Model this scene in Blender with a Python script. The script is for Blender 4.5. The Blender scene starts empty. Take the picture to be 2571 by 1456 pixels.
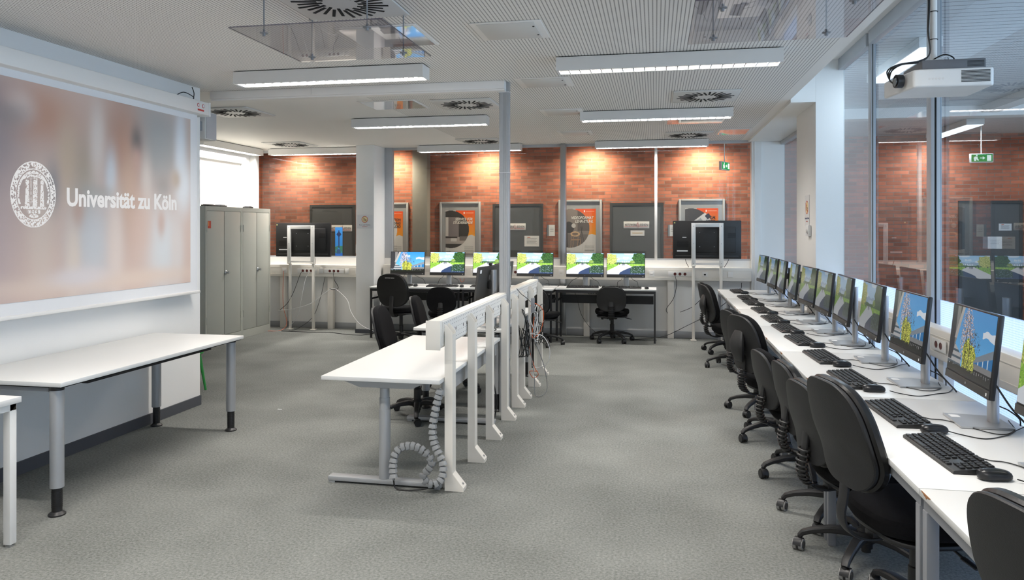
import bpy, bmesh, math, random
import numpy as np
from mathutils import Vector, Matrix
random.seed(7)
PI = math.pi
S = bpy.context.scene
COL = S.collection

# ---------------------------------------------------------------- camera
cd = bpy.data.cameras.new('camera'); cam = bpy.data.objects.new('camera', cd); COL.objects.link(cam)
cam.location = (0, 0, 1.6); cam.rotation_euler = (PI/2, 0, math.radians(11.0))
cd.sensor_width = 36; cd.lens = 36*1850/2571; cd.shift_y = -(728-573)/2571; cd.clip_start = .05
S.camera = cam
# ---------------------------------------------------------------- world, exposure, daylight
W = bpy.data.worlds.new('overcast sky'); S.world = W; W.use_nodes = True
WN = W.node_tree.nodes['Background']; WN.inputs[0].default_value = (.70, .83, 1, 1); WN.inputs[1].default_value = 4.4
S.view_settings.view_transform = 'Standard'; S.view_settings.look = 'None'
S.view_settings.gamma = 1; S.view_settings.use_curve_mapping = False
S.view_settings.exposure = .42
LAMP_W = 42.0          # watts of each office luminaire
SPOT_W = 125.0
S.cycles.max_bounces = 10; S.cycles.transparent_max_bounces = 24
S.cycles.sample_clamp_indirect = 6; S.cycles.caustics_reflective = False; S.cycles.caustics_refractive = False

CEIL = 2.87; HIGH = 3.25; BACK = 11.05; GLX = 1.8; DZ = .747

# ---------------------------------------------------------------- materials
MATS = {}
def srgb(h):
    if isinstance(h, str):
        h = h.lstrip('#'); c = [int(h[i:i+2], 16)/255 for i in (0, 2, 4)]
    else: c = list(h)
    return tuple(((v/12.92) if v <= .04045 else ((v+.055)/1.055)**2.4) for v in c) + (1,)
def newmat(name):
    m = bpy.data.materials.new(name); m.use_nodes = True; m.node_tree.nodes.clear()
    MATS[name] = m; return m, m.node_tree.nodes, m.node_tree.links
def out(N, L, sh):
    o = N.new('ShaderNodeOutputMaterial'); L.new(sh, o.inputs[0])
def math_(N, L, op, a, b=None, c=None):
    n = N.new('ShaderNodeMath'); n.operation = op
    for i, v in enumerate((a, b, c)):
        if v is None: continue
        if isinstance(v, (int, float)): n.inputs[i].default_value = v
        else: L.new(v, n.inputs[i])
    return n.outputs[0]
def mixc(N, L, f, a, b):
    n = N.new('ShaderNodeMix'); n.data_type = 'RGBA'
    for i, v in ((0, f), (6, a), (7, b)):
        if isinstance(v, (int, float, tuple)): n.inputs[i].default_value = v
        else: L.new(v, n.inputs[i])
    return n.outputs[2]
def mat(name, col, rough=.5, metal=0, var=.06, scale=6, bump=0, bscale=60, spec=.5, coat=0):
    if name in MATS: return MATS[name]
    m, N, L = newmat(name); c = srgb(col)
    p = N.new('ShaderNodeBsdfPrincipled')
    p.inputs['Roughness'].default_value = rough; p.inputs['Metallic'].default_value = metal
    p.inputs['Specular IOR Level'].default_value = spec; p.inputs['Coat Weight'].default_value = coat
    tc = N.new('ShaderNodeTexCoord'); n = N.new('ShaderNodeTexNoise'); n.inputs['Scale'].default_value = scale
    L.new(tc.outputs['Object'], n.inputs['Vector'])
    a = tuple(v*(1-var) for v in c[:3])+(1,); b = tuple(min(1, v*(1+var)) for v in c[:3])+(1,)
    L.new(mixc(N, L, n.outputs[0], a, b), p.inputs['Base Color'])
    if bump:
        n2 = N.new('ShaderNodeTexNoise'); n2.inputs['Scale'].default_value = bscale
        L.new(tc.outputs['Object'], n2.inputs['Vector'])
        bp = N.new('ShaderNodeBump'); bp.inputs['Strength'].default_value = bump; bp.inputs['Distance'].default_value = .004
        L.new(n2.outputs[0], bp.inputs['Height']); L.new(bp.outputs[0], p.inputs['Normal'])
    out(N, L, p.outputs[0]); return m
def emat(name, col, s):
    m, N, L = newmat(name); e = N.new('ShaderNodeEmission'); e.inputs[0].default_value = srgb(col); e.inputs[1].default_value = s
    out(N, L, e.outputs[0]); return m
def picmat(name, emit=None, rough=.5, coat=0):
    m, N, L = newmat(name); a = N.new('ShaderNodeAttribute'); a.attribute_name = 'Col'
    p = N.new('ShaderNodeBsdfPrincipled'); p.inputs['Roughness'].default_value = rough; p.inputs['Coat Weight'].default_value = coat
    if emit:
        p.inputs['Base Color'].default_value = (.01, .01, .012, 1)
        L.new(a.outputs[0], p.inputs['Emission Color']); p.inputs['Emission Strength'].default_value = emit
    else: L.new(a.outputs[0], p.inputs['Base Color'])
    out(N, L, p.outputs[0]); return m
def glassmat(name, tint, ior):
    m, N, L = newmat(name)
    t = N.new('ShaderNodeBsdfTransparent'); t.inputs[0].default_value = tint
    g = N.new('ShaderNodeBsdfGlossy'); g.inputs['Roughness'].default_value = 0; g.inputs[0].default_value = (1, 1, 1, 1)
    f = N.new('ShaderNodeFresnel'); f.inputs[0].default_value = ior
    geo = N.new('ShaderNodeNewGeometry')
    k = math_(N, L, 'MULTIPLY', f.outputs[0], math_(N, L, 'SUBTRACT', 1, geo.outputs['Backfacing']))
    x = N.new('ShaderNodeMixShader'); L.new(k, x.inputs[0]); L.new(t.outputs[0], x.inputs[1]); L.new(g.outputs[0], x.inputs[2])
    out(N, L, x.outputs[0]); return m

M_WALL = mat('wall paint', '#e9e8e5', .75, var=.02, scale=3, bump=.08, bscale=120)
M_WHITE = mat('white lacquer', '#e4e2de', .4, var=.015)
M_CREAM = mat('cream powder coat', '#e3ded5', .38, var=.02)
M_TOP = mat('white laminate', '#d6d6d4', .33, var=.015, scale=4)
M_EDGE = mat('pale laminate edge', '#cfcfcd', .5)
M_CHIP = mat('exposed chipboard', '#9a6a45', .8, var=.3, scale=60)
M_CEILP = mat('plain ceiling metal', '#e8e4df', .6, var=.01)
M_LUM = mat('luminaire housing', '#d6d3ce', .45, var=.01)
M_VENT = mat('vent plate', '#d2d0cc', .45, var=.01)
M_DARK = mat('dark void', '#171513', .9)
M_BLACK = mat('black plastic', '#1d1d1e', .42, var=.1)
M_PLAST = mat('textured black plastic', '#1c1c1d', .5, var=.08, bump=.15, bscale=300)
M_FAB = mat('black upholstery', '#141416', .95, var=.25, scale=90, bump=.5, bscale=500, spec=.15)
M_LEATH = mat('black leatherette', '#131212', .36, var=.1, bump=.12, bscale=120)
M_TREAD = mat('pale caster ring', '#8d8c8a', .6)
M_STEEL = mat('brushed steel', '#b4b6b8', .32, metal=.9, var=.05)
M_ALU = mat('anodised aluminium', '#b3b5b8', .4, metal=.2, var=.04)
M_GREY = mat('grey powder coat', '#84868a', .45, var=.03)
M_SILV = mat('silver powder coat', '#a9abad', .4, metal=.35, var=.03)
M_CAB = mat('cabinet grey green enamel', '#b9bab0', .42, var=.02)
M_CABD = mat('cabinet shadow gap', '#5c5d58', .6)
M_BEZ = mat('monitor bezel', '#1b1b1d', .35, var=.05)
M_CHIN = mat('monitor chin', '#3a3937', .5, var=.05)
M_STAND = mat('monitor stand silver', '#b9bbbd', .3, metal=.55, var=.03)
M_BLK_T = mat('black steel frame', '#222224', .45)
M_BASEB = mat('dark vinyl baseboard', '#4b4d52', .7, var=.1)
M_BASEA = mat('grey metal baseboard', '#9c9ea0', .45, metal=.3)
M_PAPER = mat('white paper', '#dedede', .7, var=.02)
M_DOOR = mat('dark grey door', '#55585a', .45, var=.05)
M_DOORF = mat('dark door frame', '#3e4041', .5)
M_CONC = mat('painted concrete', '#8f8c84', .8, var=.08, scale=12)
M_ORANGE = mat('orange cable', '#d9622c', .5)
M_CABLE = mat('black cable', '#161616', .5)
M_CABW = mat('white cable', '#d6d6d6', .5)
M_CABG = mat('grey cable', '#7d7f80', .5)
M_SPINE = mat('grey cable spine plastic', '#8b8d8e', .5)
M_RED = mat('dark red socket', '#5a1f18', .4)
M_REDS = mat('red sticker', '#c8452e', .5)
M_SIGNR = mat('sign red', '#bf3a34', .5)
M_GREEN = mat('green plastic', '#2b8a3e', .5)
M_TXT = mat('dark print', '#3a3c40', .7)
M_TXTW = mat('white print', '#e8e6e0', .7)
M_FLOOR2 = mat('stone floor', '#a19f9b', .5, var=.1)
M_MIRR = mat('glossy white panel', '#c6c6c6', .04, var=.01, spec=1, coat=1)
M_SCREENW = mat('projection screen cloth', '#e2e2e3', .8, var=.01)
M_PROJ = mat('projector white', '#dcdcda', .45)
M_PROJG = mat('projector mount grey', '#606266', .5)
M_LENS = mat('lens glass', '#0d0d10', .05, coat=1)
M_GLASS = glassmat('window glass', (.90, .93, .92, 1), 1.5)
M_GLASSR = glassmat('large window glass', (.72, .78, .82, 1), 1.75)
M_ACRYL = glassmat('clear acrylic sheet', (.80, .79, .82, 1), 1.6)
M_FLUO = emat('fluorescent diffuser', '#f4f8ff', 2.2)
M_EXITG = emat('exit sign green', '#2fae5c', .8)
M_EXITW = emat('exit sign white', '#f2fff4', 1.1)
M_CLOCK = emat('clock digits', '#f2fbff', 1.5)
M_LOGO = emat('projected lettering', '#f4f3f3', .62)
M_LEDR = emat('red indicator', '#ff3020', 2)
M_PICL = picmat('bright display picture', 1.5, .25)
M_PICR = picmat('display picture', .56, .22); M_PICD = picmat('dim display picture', .26, .2)
M_PICP = picmat('printed poster', None, .45)
M_PROJP = picmat('projected picture', None, .8)
def m_ceiling():
    m, N, L = newmat('perforated ceiling metal')
    tc = N.new('ShaderNodeTexCoord'); sp = N.new('ShaderNodeSeparateXYZ'); L.new(tc.outputs['Object'], sp.inputs[0])
    def cell(v, s):
        f = math_(N, L, 'FRACT', math_(N, L, 'DIVIDE', math_(N, L, 'ADD', v, 40), s))
        return math_(N, L, 'MULTIPLY', math_(N, L, 'SUBTRACT', f, .5), s)
    dx = cell(sp.outputs[0], .0235); dy = cell(sp.outputs[1], .0150)
    d = math_(N, L, 'SQRT', math_(N, L, 'ADD', math_(N, L, 'MULTIPLY', dx, dx), math_(N, L, 'MULTIPLY', math_(N, L, 'MULTIPLY', dy, .8), math_(N, L, 'MULTIPLY', dy, .8))))
    dot = math_(N, L, 'LESS_THAN', d, .0040)
    plain = math_(N, L, 'MULTIPLY', math_(N, L, 'GREATER_THAN', sp.outputs[1], 6.2), math_(N, L, 'LESS_THAN', sp.outputs[0], -2.75))
    k = math_(N, L, 'MULTIPLY', dot, math_(N, L, 'SUBTRACT', 1, plain))
    k = math_(N, L, 'MULTIPLY', k, math_(N, L, 'LESS_THAN', sp.outputs[0], 1.21))
    p = N.new('ShaderNodeBsdfPrincipled'); p.inputs['Roughness'].default_value = .6
    L.new(mixc(N, L, k, srgb('#ece8e3'), srgb('#635d59')), p.inputs['Base Color']); out(N, L, p.outputs[0]); return m
def m_carpet():
    m, N, L = newmat('grey needle felt carpet')
    tc = N.new('ShaderNodeTexCoord'); ns = []
    for s, d in ((1.3, 2), (75, 6), (330, 2)):
        n = N.new('ShaderNodeTexNoise'); n.inputs['Scale'].default_value = s; n.inputs['Detail'].default_value = d
        L.new(tc.outputs['Object'], n.inputs['Vector']); ns.append(n.outputs[0])
    v = math_(N, L, 'ADD', math_(N, L, 'MULTIPLY', ns[0], .25), math_(N, L, 'ADD', math_(N, L, 'MULTIPLY', ns[1], .40), math_(N, L, 'MULTIPLY', ns[2], .35)))
    r = N.new('ShaderNodeValToRGB'); L.new(v, r.inputs[0])
    r.color_ramp.elements[0].position = .36; r.color_ramp.elements[0].color = srgb('#575956')
    r.color_ramp.elements[1].position = .64; r.color_ramp.elements[1].color = srgb('#8f918d')
    p = N.new('ShaderNodeBsdfPrincipled'); p.inputs['Roughness'].default_value = .95; p.inputs['Specular IOR Level'].default_value = .1
    L.new(r.outputs[0], p.inputs['Base Color'])
    b = N.new('ShaderNodeBump'); b.inputs['Strength'].default_value = .5; b.inputs['Distance'].default_value = .003
    L.new(ns[2], b.inputs['Height']); L.new(b.outputs[0], p.inputs['Normal']); out(N, L, p.outputs[0]); return m
def m_brick():
    m, N, L = newmat('red brick wall')
    tc = N.new('ShaderNodeTexCoord'); sp = N.new('ShaderNodeSeparateXYZ'); L.new(tc.outputs['Object'], sp.inputs[0])
    cb = N.new('ShaderNodeCombineXYZ')
    L.new(math_(N, L, 'ADD', sp.outputs[0], sp.outputs[1]), cb.inputs[0]); L.new(sp.outputs[2], cb.inputs[1])
    b = N.new('ShaderNodeTexBrick'); L.new(cb.outputs[0], b.inputs['Vector'])
    b.inputs['Scale'].default_value = 1; b.inputs['Brick Width'].default_value = .25; b.inputs['Row Height'].default_value = .0640
    b.inputs['Mortar Size'].default_value = .0055; b.inputs['Mortar Smooth'].default_value = .2; b.inputs['Bias'].default_value = 0
    b.inputs['Color1'].default_value = srgb('#c4775c'); b.inputs['Color2'].default_value = srgb('#8f5845'); b.inputs['Mortar'].default_value = srgb('#8a7a70')
    n = N.new('ShaderNodeTexNoise'); n.inputs['Scale'].default_value = 9; L.new(tc.outputs['Object'], n.inputs['Vector'])
    p = N.new('ShaderNodeBsdfPrincipled'); p.inputs['Roughness'].default_value = .85
    hs = N.new('ShaderNodeHueSaturation'); L.new(b.outputs[0], hs.inputs['Color'])
    L.new(math_(N, L, 'ADD', .7, math_(N, L, 'MULTIPLY', n.outputs[0], .6)), hs.inputs['Value'])
    L.new(hs.outputs[0], p.inputs['Base Color'])
    bu = N.new('ShaderNodeBump'); bu.inputs['Strength'].default_value = .8; bu.inputs['Distance'].default_value = .008; bu.invert = True
    L.new(b.outputs['Fac'], bu.inputs['Height']); L.new(bu.outputs[0], p.inputs['Normal']); out(N, L, p.outputs[0]); return m
def m_slats():
    m, N, L = newmat('white metal slat ceiling')
    tc = N.new('ShaderNodeTexCoord'); sp = N.new('ShaderNodeSeparateXYZ'); L.new(tc.outputs['Object'], sp.inputs[0])
    f = math_(N, L, 'FRACT', math_(N, L, 'DIVIDE', math_(N, L, 'ADD', sp.outputs[1], 40), .105))
    k = math_(N, L, 'LESS_THAN', f, .1)
    p = N.new('ShaderNodeBsdfPrincipled'); p.inputs['Roughness'].default_value = .4
    L.new(mixc(N, L, k, srgb('#cfd3d6'), srgb('#3a3f44')), p.inputs['Base Color']); out(N, L, p.outputs[0]); return m
def m_frost():
    m, N, L = newmat('frosted lower glazing')
    tc = N.new('ShaderNodeTexCoord'); sp = N.new('ShaderNodeSeparateXYZ'); L.new(tc.outputs['Object'], sp.inputs[0])
    ks = []
    for ch in (1, 2):
        f = math_(N, L, 'FRACT', math_(N, L, 'DIVIDE', math_(N, L, 'ADD', sp.outputs[ch], 40), .0125))
        ks.append(math_(N, L, 'LESS_THAN', f, .16))
    k = math_(N, L, 'MAXIMUM', ks[0], ks[1])
    c = mixc(N, L, k, (.86, .92, 1, 1), (.55, .66, .85, 1))
    t = N.new('ShaderNodeBsdfTranslucent'); d = N.new('ShaderNodeBsdfDiffuse')
    L.new(c, t.inputs[0]); L.new(c, d.inputs[0])
    x = N.new('ShaderNodeMixShader'); x.inputs[0].default_value = .22; L.new(t.outputs[0], x.inputs[1]); L.new(d.outputs[0], x.inputs[2])
    out(N, L, x.outputs[0]); return m
M_CEIL = m_ceiling(); M_CARPET = m_carpet(); M_BRICK = m_brick(); M_SLAT = m_slats(); M_FROST = m_frost()

# ---------------------------------------------------------------- mesh helpers
def link(o, parent=None):
    COL.objects.link(o)
    if parent is not None: o.parent = parent
    return o
def tag(o, label=None, cat=None, group=None, kind=None):
    if label: o['label'] = label
    if cat: o['category'] = cat
    if group: o['group'] = group
    if kind: o['kind'] = kind
    return o
def thing(name, label, cat, loc=(0, 0, 0), rz=0, group=None):
    o = bpy.data.objects.new(name, None); o.empty_display_size = .1; COL.objects.link(o)
    o.location = loc; o.rotation_euler = (0, 0, rz)
    return tag(o, label, cat, group)
KIDS = {}
def kids(o):
    return KIDS.get(o.name, [])
def copy_tree(o, parent=None, loc=None, rz=None, label=None, group=None):
    c = o.copy(); COL.objects.link(c)
    if parent is not None: c.parent = parent; KIDS.setdefault(parent.name, []).append(c)
    for ch in list(kids(o)): copy_tree(ch, c)
    if loc is not None: c.location = loc
    if rz is not None: c.rotation_euler = (0, 0, rz)
    if label: c['label'] = label
    if group: c['group'] = group
    return c
class MB:
    def __init__(s): s.bm = bmesh.new(); s.M = Matrix.Identity(4)
    def _tf(s, vs):
        if s.M != Matrix.Identity(4):
            for v in vs: v.co = s.M @ v.co
    def faces_mi(s, fs, m):
        for f in fs: f.material_index = m
    def box(s, x0, x1, y0, y1, z0, z1, bev=0, m=0):
        r = bmesh.ops.create_cube(s.bm, size=1); vs = r['verts']
        for v in vs:
            v.co = Vector(((x0+x1)/2+v.co.x*(x1-x0), (y0+y1)/2+v.co.y*(y1-y0), (z0+z1)/2+v.co.z*(z1-z0)))
        fs = {f for v in vs for f in v.link_faces}
        for f in fs: f.material_index = m
        if bev:
            es = {e for v in vs for e in v.link_edges}
            b = min(bev, .45*min(abs(x1-x0), abs(y1-y0), abs(z1-z0)))
            rr = bmesh.ops.bevel(s.bm, geom=list(es), offset=b, segments=2, affect='EDGES', profile=.5)
            vs = list({v for f in rr['faces'] for v in f.verts} | {v for v in vs if v.is_valid})
            for f in {f for v in vs for f in v.link_faces}: f.material_index = m
        s._tf(vs); return s
    def ring_loft(s, rings, cap=True, m=0, closed=False):
        R = [[s.bm.verts.new(s.M @ Vector(p)) for p in r] for r in rings]
        n = len(R[0]); k = len(R)
        for i in range(k if closed else k-1):
            a = R[i]; b = R[(i+1) % k]
            for j in range(n):
                f = s.bm.faces.new((a[j], a[(j+1) % n], b[(j+1) % n], b[j])); f.material_index = m
        if cap and not closed:
            f = s.bm.faces.new(list(reversed(R[0]))); f.material_index = m
            f = s.bm.faces.new(R[-1]); f.material_index = m
        return s
    def cyl(s, p0, p1, r0, r1=None, n=16, m=0):
        return s.sweep([p0, p1], [(r0*2, r0*2), ((r1 or r0)*2,)*2], n=n, m=m)
    def sweep(s, pts, dims, n=10, m=0, exp=2, up=None, closed=False):
        pts = [Vector(p) for p in pts]
        if isinstance(dims, (int, float)): dims = [(dims*2, dims*2)]*len(pts)
        if isinstance(dims, tuple): dims = [dims]*len(pts)
        rings = []; prev = None; K = len(pts)
        for i, p in enumerate(pts):
            if closed: t = pts[(i+1) % K]-pts[i-1]
            else: t = (pts[min(i+1, K-1)]-pts[max(i-1, 0)])
            t.normalize()
            if prev is None:
                u = Vector(up) if up else (Vector((0, 0, 1)) if abs(t.z) < .9 else Vector((0, 1, 0)))
            else: u = prev
            a = u - t*u.dot(t); a.normalize(); b = t.cross(a); prev = a
            w, h = dims[i]; r = []
            for j in range(n):
                q = 2*PI*(j+.5)/n; cc, ss = math.cos(q), math.sin(q)
                if exp != 2:
                    cc = math.copysign(abs(cc)**(2/exp), cc); ss = math.copysign(abs(ss)**(2/exp), ss)
                r.append(p + b*(cc*w/2) + a*(ss*h/2))
            rings.append(r)
        return s.ring_loft(rings, m=m, closed=closed)
    def prism(s, poly, axis, a0, a1, m=0):
        def mk(u, v, a):
            return {'x': (a, u, v), 'y': (u, a, v), 'z': (u, v, a)}[axis]
        s.ring_loft([[mk(u, v, a0) for u, v in poly], [mk(u, v, a1) for u, v in poly]], m=m); return s
    def lathe(s, prof, c=(0, 0, 0), n=24, m=0, axis='z'):
        rings = []
        for r, z in prof:
            rg = []
            for j in range(n):
                q = 2*PI*j/n; x, y = r*math.cos(q), r*math.sin(q)
                p = {'z': (x, y, z), 'y': (x, z, y), 'x': (z, x, y)}[axis]
                rg.append((c[0]+p[0], c[1]+p[1], c[2]+p[2]))
            rings.append(rg)
        return s.ring_loft(rings, m=m)
    def pad(s, w, h, t, exp=3.2, n=40, fn=None, edge=.5, m=0, puff=0):
        prof = [(1-edge*t/w*1.0-.0, -1.0)]
        e = t*edge
        lv = [(e, -.5), (e*.3, -.42), (0, -.2), (0, .2), (e*.3, .42), (e, .5)]
        rings = []
        def ring(ins, tt, sc=1):
            r = []
            for j in range(n):
                q = 2*PI*j/n; cc, ss = math.cos(q), math.sin(q)
                u = math.copysign(abs(cc)**(2/exp), cc)*(w/2-ins)*sc; v = math.copysign(abs(ss)**(2/exp), ss)*(h/2-ins)*sc
                r.append(fn(u, v, tt) if fn else (u, v, tt))
            return r
        for sc in (.15, .5, .8): rings.append(ring(e, -.5*t-puff*(1-sc*sc), sc))
        for ins, k in lv: rings.append(ring(ins, k*t))
        for sc in (.8, .5, .15): rings.append(ring(e, .5*t+puff*(1-sc*sc), sc))
        return s.ring_loft(rings, m=m)
    def build(s, name, mats, parent=None, origin=None, sharp=.55):
        bm = s.bm; bmesh.ops.recalc_face_normals(bm, faces=bm.faces[:])
        for f in bm.faces: f.smooth = True
        for e in bm.edges:
            if len(e.link_faces) == 2 and e.calc_face_angle(0) > sharp: e.smooth = False
        if origin is not None:
            for v in bm.verts: v.co -= Vector(origin)
        me = bpy.data.meshes.new(name); bm.to_mesh(me); bm.free()
        for m in (mats if isinstance(mats, (list, tuple)) else [mats]): me.materials.append(m)
        o = bpy.data.objects.new(name, me); link(o, parent)
        if parent is not None: KIDS.setdefault(parent.name, []).append(o)
        if origin is not None: o.location = origin
        return o
def smooth_path(pts, k=5):
    P = [Vector(p) for p in pts]; P = [P[0]*2-P[1]]+P+[P[-1]*2-P[-2]]; r = []
    for i in range(1, len(P)-2):
        for j in range(k):
            t = j/k; a, b, c, d = P[i-1:i+3]
            r.append(.5*((2*b)+(c-a)*t+(2*a-5*b+4*c-d)*t*t+(3*b-a-3*c+d)*t**3))
    r.append(P[-2]); return r
def struct(name, mb, m, origin=None):
    o = mb.build(name, m, origin=origin); o['kind'] = 'structure'; return o
def bx(*a, **k): return MB().box(*a, **k)
def text(body, size, m, name, parent, M, align='CENTER', shear=0, cond=1, ext=.0006, bold=0, sp=1, line=1):
    c = bpy.data.curves.new('t', 'FONT'); c.body = body; c.size = size; c.align_x = align; c.shear = shear
    c.extrude = ext; c.offset = bold; c.space_character = sp; c.space_line = line; c.resolution_u = 3
    o = bpy.data.objects.new('t', c); COL.objects.link(o); bpy.context.view_layer.update()
    me = bpy.data.meshes.new_from_object(o.evaluated_get(bpy.context.evaluated_depsgraph_get()))
    bpy.data.objects.remove(o); bpy.data.curves.remove(c)
    me.transform(Matrix.Diagonal((cond, 1, 1, 1))); me.transform(M); me.materials.clear(); me.materials.append(m)
    q = bpy.data.objects.new(name, me); link(q, parent)
    if parent is not None: KIDS.setdefault(parent.name, []).append(q)
    return q
# frames: picture plane facing -Y (as seen by someone looking +Y) / facing +X (seen looking -X)
FY = Matrix(((1, 0, 0, 0), (0, 0, -1, 0), (0, 1, 0, 0), (0, 0, 0, 1)))       # local x->X, y->Z, z->-Y
FX = Matrix(((0, 0, 1, 0), (1, 0, 0, 0), (0, 1, 0, 0), (0, 0, 0, 1)))        # local x->Y, y->Z, z->X
FXN = Matrix(((0, 0, -1, 0), (-1, 0, 0, 0), (0, 1, 0, 0), (0, 0, 0, 1)))     # faces -X: local x->-Y
def T(x, y, z): return Matrix.Translation((x, y, z))
def picture(name, w, h, nx, ny, fn, m, parent, M, t=.0015, mask=None):
    """flat panel w*h centred on local origin in xy, thickness t towards +z, one colour per cell"""
    u, v = np.meshgrid((np.arange(nx)+.5)/nx, (np.arange(ny)+.5)/ny)
    C = fn(u.ravel(), v.ravel())
    X = (np.linspace(0, 1, nx+1)-.5)*w; Y = (np.linspace(0, 1, ny+1)-.5)*h
    gx, gy = np.meshgrid(X, Y)
    V = np.stack([gx.ravel(), gy.ravel(), np.full(gx.size, t)], 1)
    idx = np.arange((nx+1)*(ny+1)).reshape(ny+1, nx+1)
    F = np.stack([idx[:-1, :-1].ravel(), idx[:-1, 1:].ravel(), idx[1:, 1:].ravel(), idx[1:, :-1].ravel()], 1)
    V = V.tolist(); F = F.tolist()
    if mask is not None:
        keep = mask(u.ravel(), v.ravel()); F = [f for f, k in zip(F, keep) if k]; C = C[keep]
    else:
        n0 = len(V); V += [(-w/2, -h/2, 0), (w/2, -h/2, 0), (w/2, h/2, 0), (-w/2, h/2, 0)]
        a, b, c, d = 0, nx, (nx+1)*(ny+1)-1, (nx+1)*ny
        cs = [C[0], C[0], C[0], C[0], C[0]]
        F += [[n0+3, n0+2, n0+1, n0]]; C = np.vstack([C, C[:1]*0+.02])
    me = bpy.data.meshes.new(name); me.from_pydata(V, [], F); me.update()
    at = me.color_attributes.new('Col', 'FLOAT_COLOR', 'CORNER')
    rep = np.repeat(np.hstack([C, np.ones((len(C), 1))]), 4, axis=0).astype(np.float32)
    at.data.foreach_set('color', rep.ravel())
    me.transform(M); me.materials.append(m)
    o = bpy.data.objects.new(name, me); link(o, parent)
    if parent is not None: KIDS.setdefault(parent.name, []).append(o)
    return o
def lin(c): c = np.asarray(c, float)/255; return np.where(c <= .04045, c/12.92, ((c+.055)/1.055)**2.4)
def H(a, b, s=0):
    x = np.sin(a*127.1+b*311.7+s*74.7)*43758.5453; return x-np.floor(x)
def vn(u, v, s=0):
    i, j = np.floor(u), np.floor(v); f, g = u-i, v-j; f = f*f*(3-2*f); g = g*g*(3-2*g)
    return (H(i, j, s)*(1-f)+H(i+1, j, s)*f)*(1-g)+(H(i, j+1, s)*(1-f)+H(i+1, j+1, s)*f)*g
def paint(C, m, col, a=1.0):
    m = (np.asarray(m, float)*a)[:, None]; C[:] = C*(1-m)+np.asarray(lin(col))*m
def pic_path(u, v):
    C = np.zeros((len(u), 3)); sky = v[:, None]; C[:] = lin((225, 238, 250))*(1-sky)+lin((150, 200, 240))*sky
    n = vn(u*14, v*9, 1); n2 = vn(u*60, v*40, 2)
    paint(C, (vn(u*5, v*6, 5) > .55) & (v > .6), (240, 246, 250), .6)
    paint(C, (v < .68+.03*np.floor(u*9 % 2)) & (u > .25) & (u < .75), (150, 178, 205))
    paint(C, (v < .64) & (v > .56) & (u > .37) & (u < .62) & ((u*60 % 3) < 1.4), (225, 238, 248))
    paint(C, v < .55+.04*n, (70, 105, 60))
    paint(C, (v < .50), (125, 170, 60)); paint(C, (v < .5) & (n2 > .6), (160, 200, 85))
    c = (v < .50) & (u > .42-.55*(.5-v)/.5-.05) & (u < .52+.55*(.5-v)/.5)
    paint(C, c, (205, 210, 216))
    tri = (v < .42-.0*u) & (u > .42+.5*(v/.42)*(v/.42)*.6 - .12*(1-v/.42)+.05*n)
    paint(C, tri & (v < .40), (45, 62, 95)); paint(C, tri & (u > .62) & (v > .06) & (v < .5), (38, 66, 40)); paint(C, tri & (u > .62) & (n2 > .72), (110, 125, 135))
    def blob(cx, cy, rx, ry, c1, c2, s):
        d = ((u-cx)/rx)**2+((v-cy)/ry)**2+.7*(vn(u*22, v*16, s)-.5)
        mm = d < 1; paint(C, mm, c1); paint(C, mm & (vn(u*70, v*50, s+1) > .5), c2)
    blob(.12, .74, .15, .26, (150, 165, 70), (200, 205, 120), 3); blob(.86, .76, .2, .27, (28, 62, 28), (60, 100, 45), 4)
    blob(.67, .6, .06, .07, (110, 140, 60), (150, 170, 90), 6)
    paint(C, (abs(u-.245) < .006) & (v > .5) & (v < .95), (140, 150, 150))
    for k, w_, hh in ((.405, .006, .07), (.425, .006, .08), (.445, .006, .075), (.47, .005, .065), (.33, .01, .035), (.27, .012, .03), (.56, .008, .03), (.06, .012, .03)):
        paint(C, (abs(u-k) < w_*(1.2-.5*abs(v-.49)/hh)) & (abs(v-.49) < hh), (34, 38, 58))
    paint(C, (u < .2) & (v > .3) & (v < .42) & (n2 > .7), (95, 130, 50))
    return C
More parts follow.
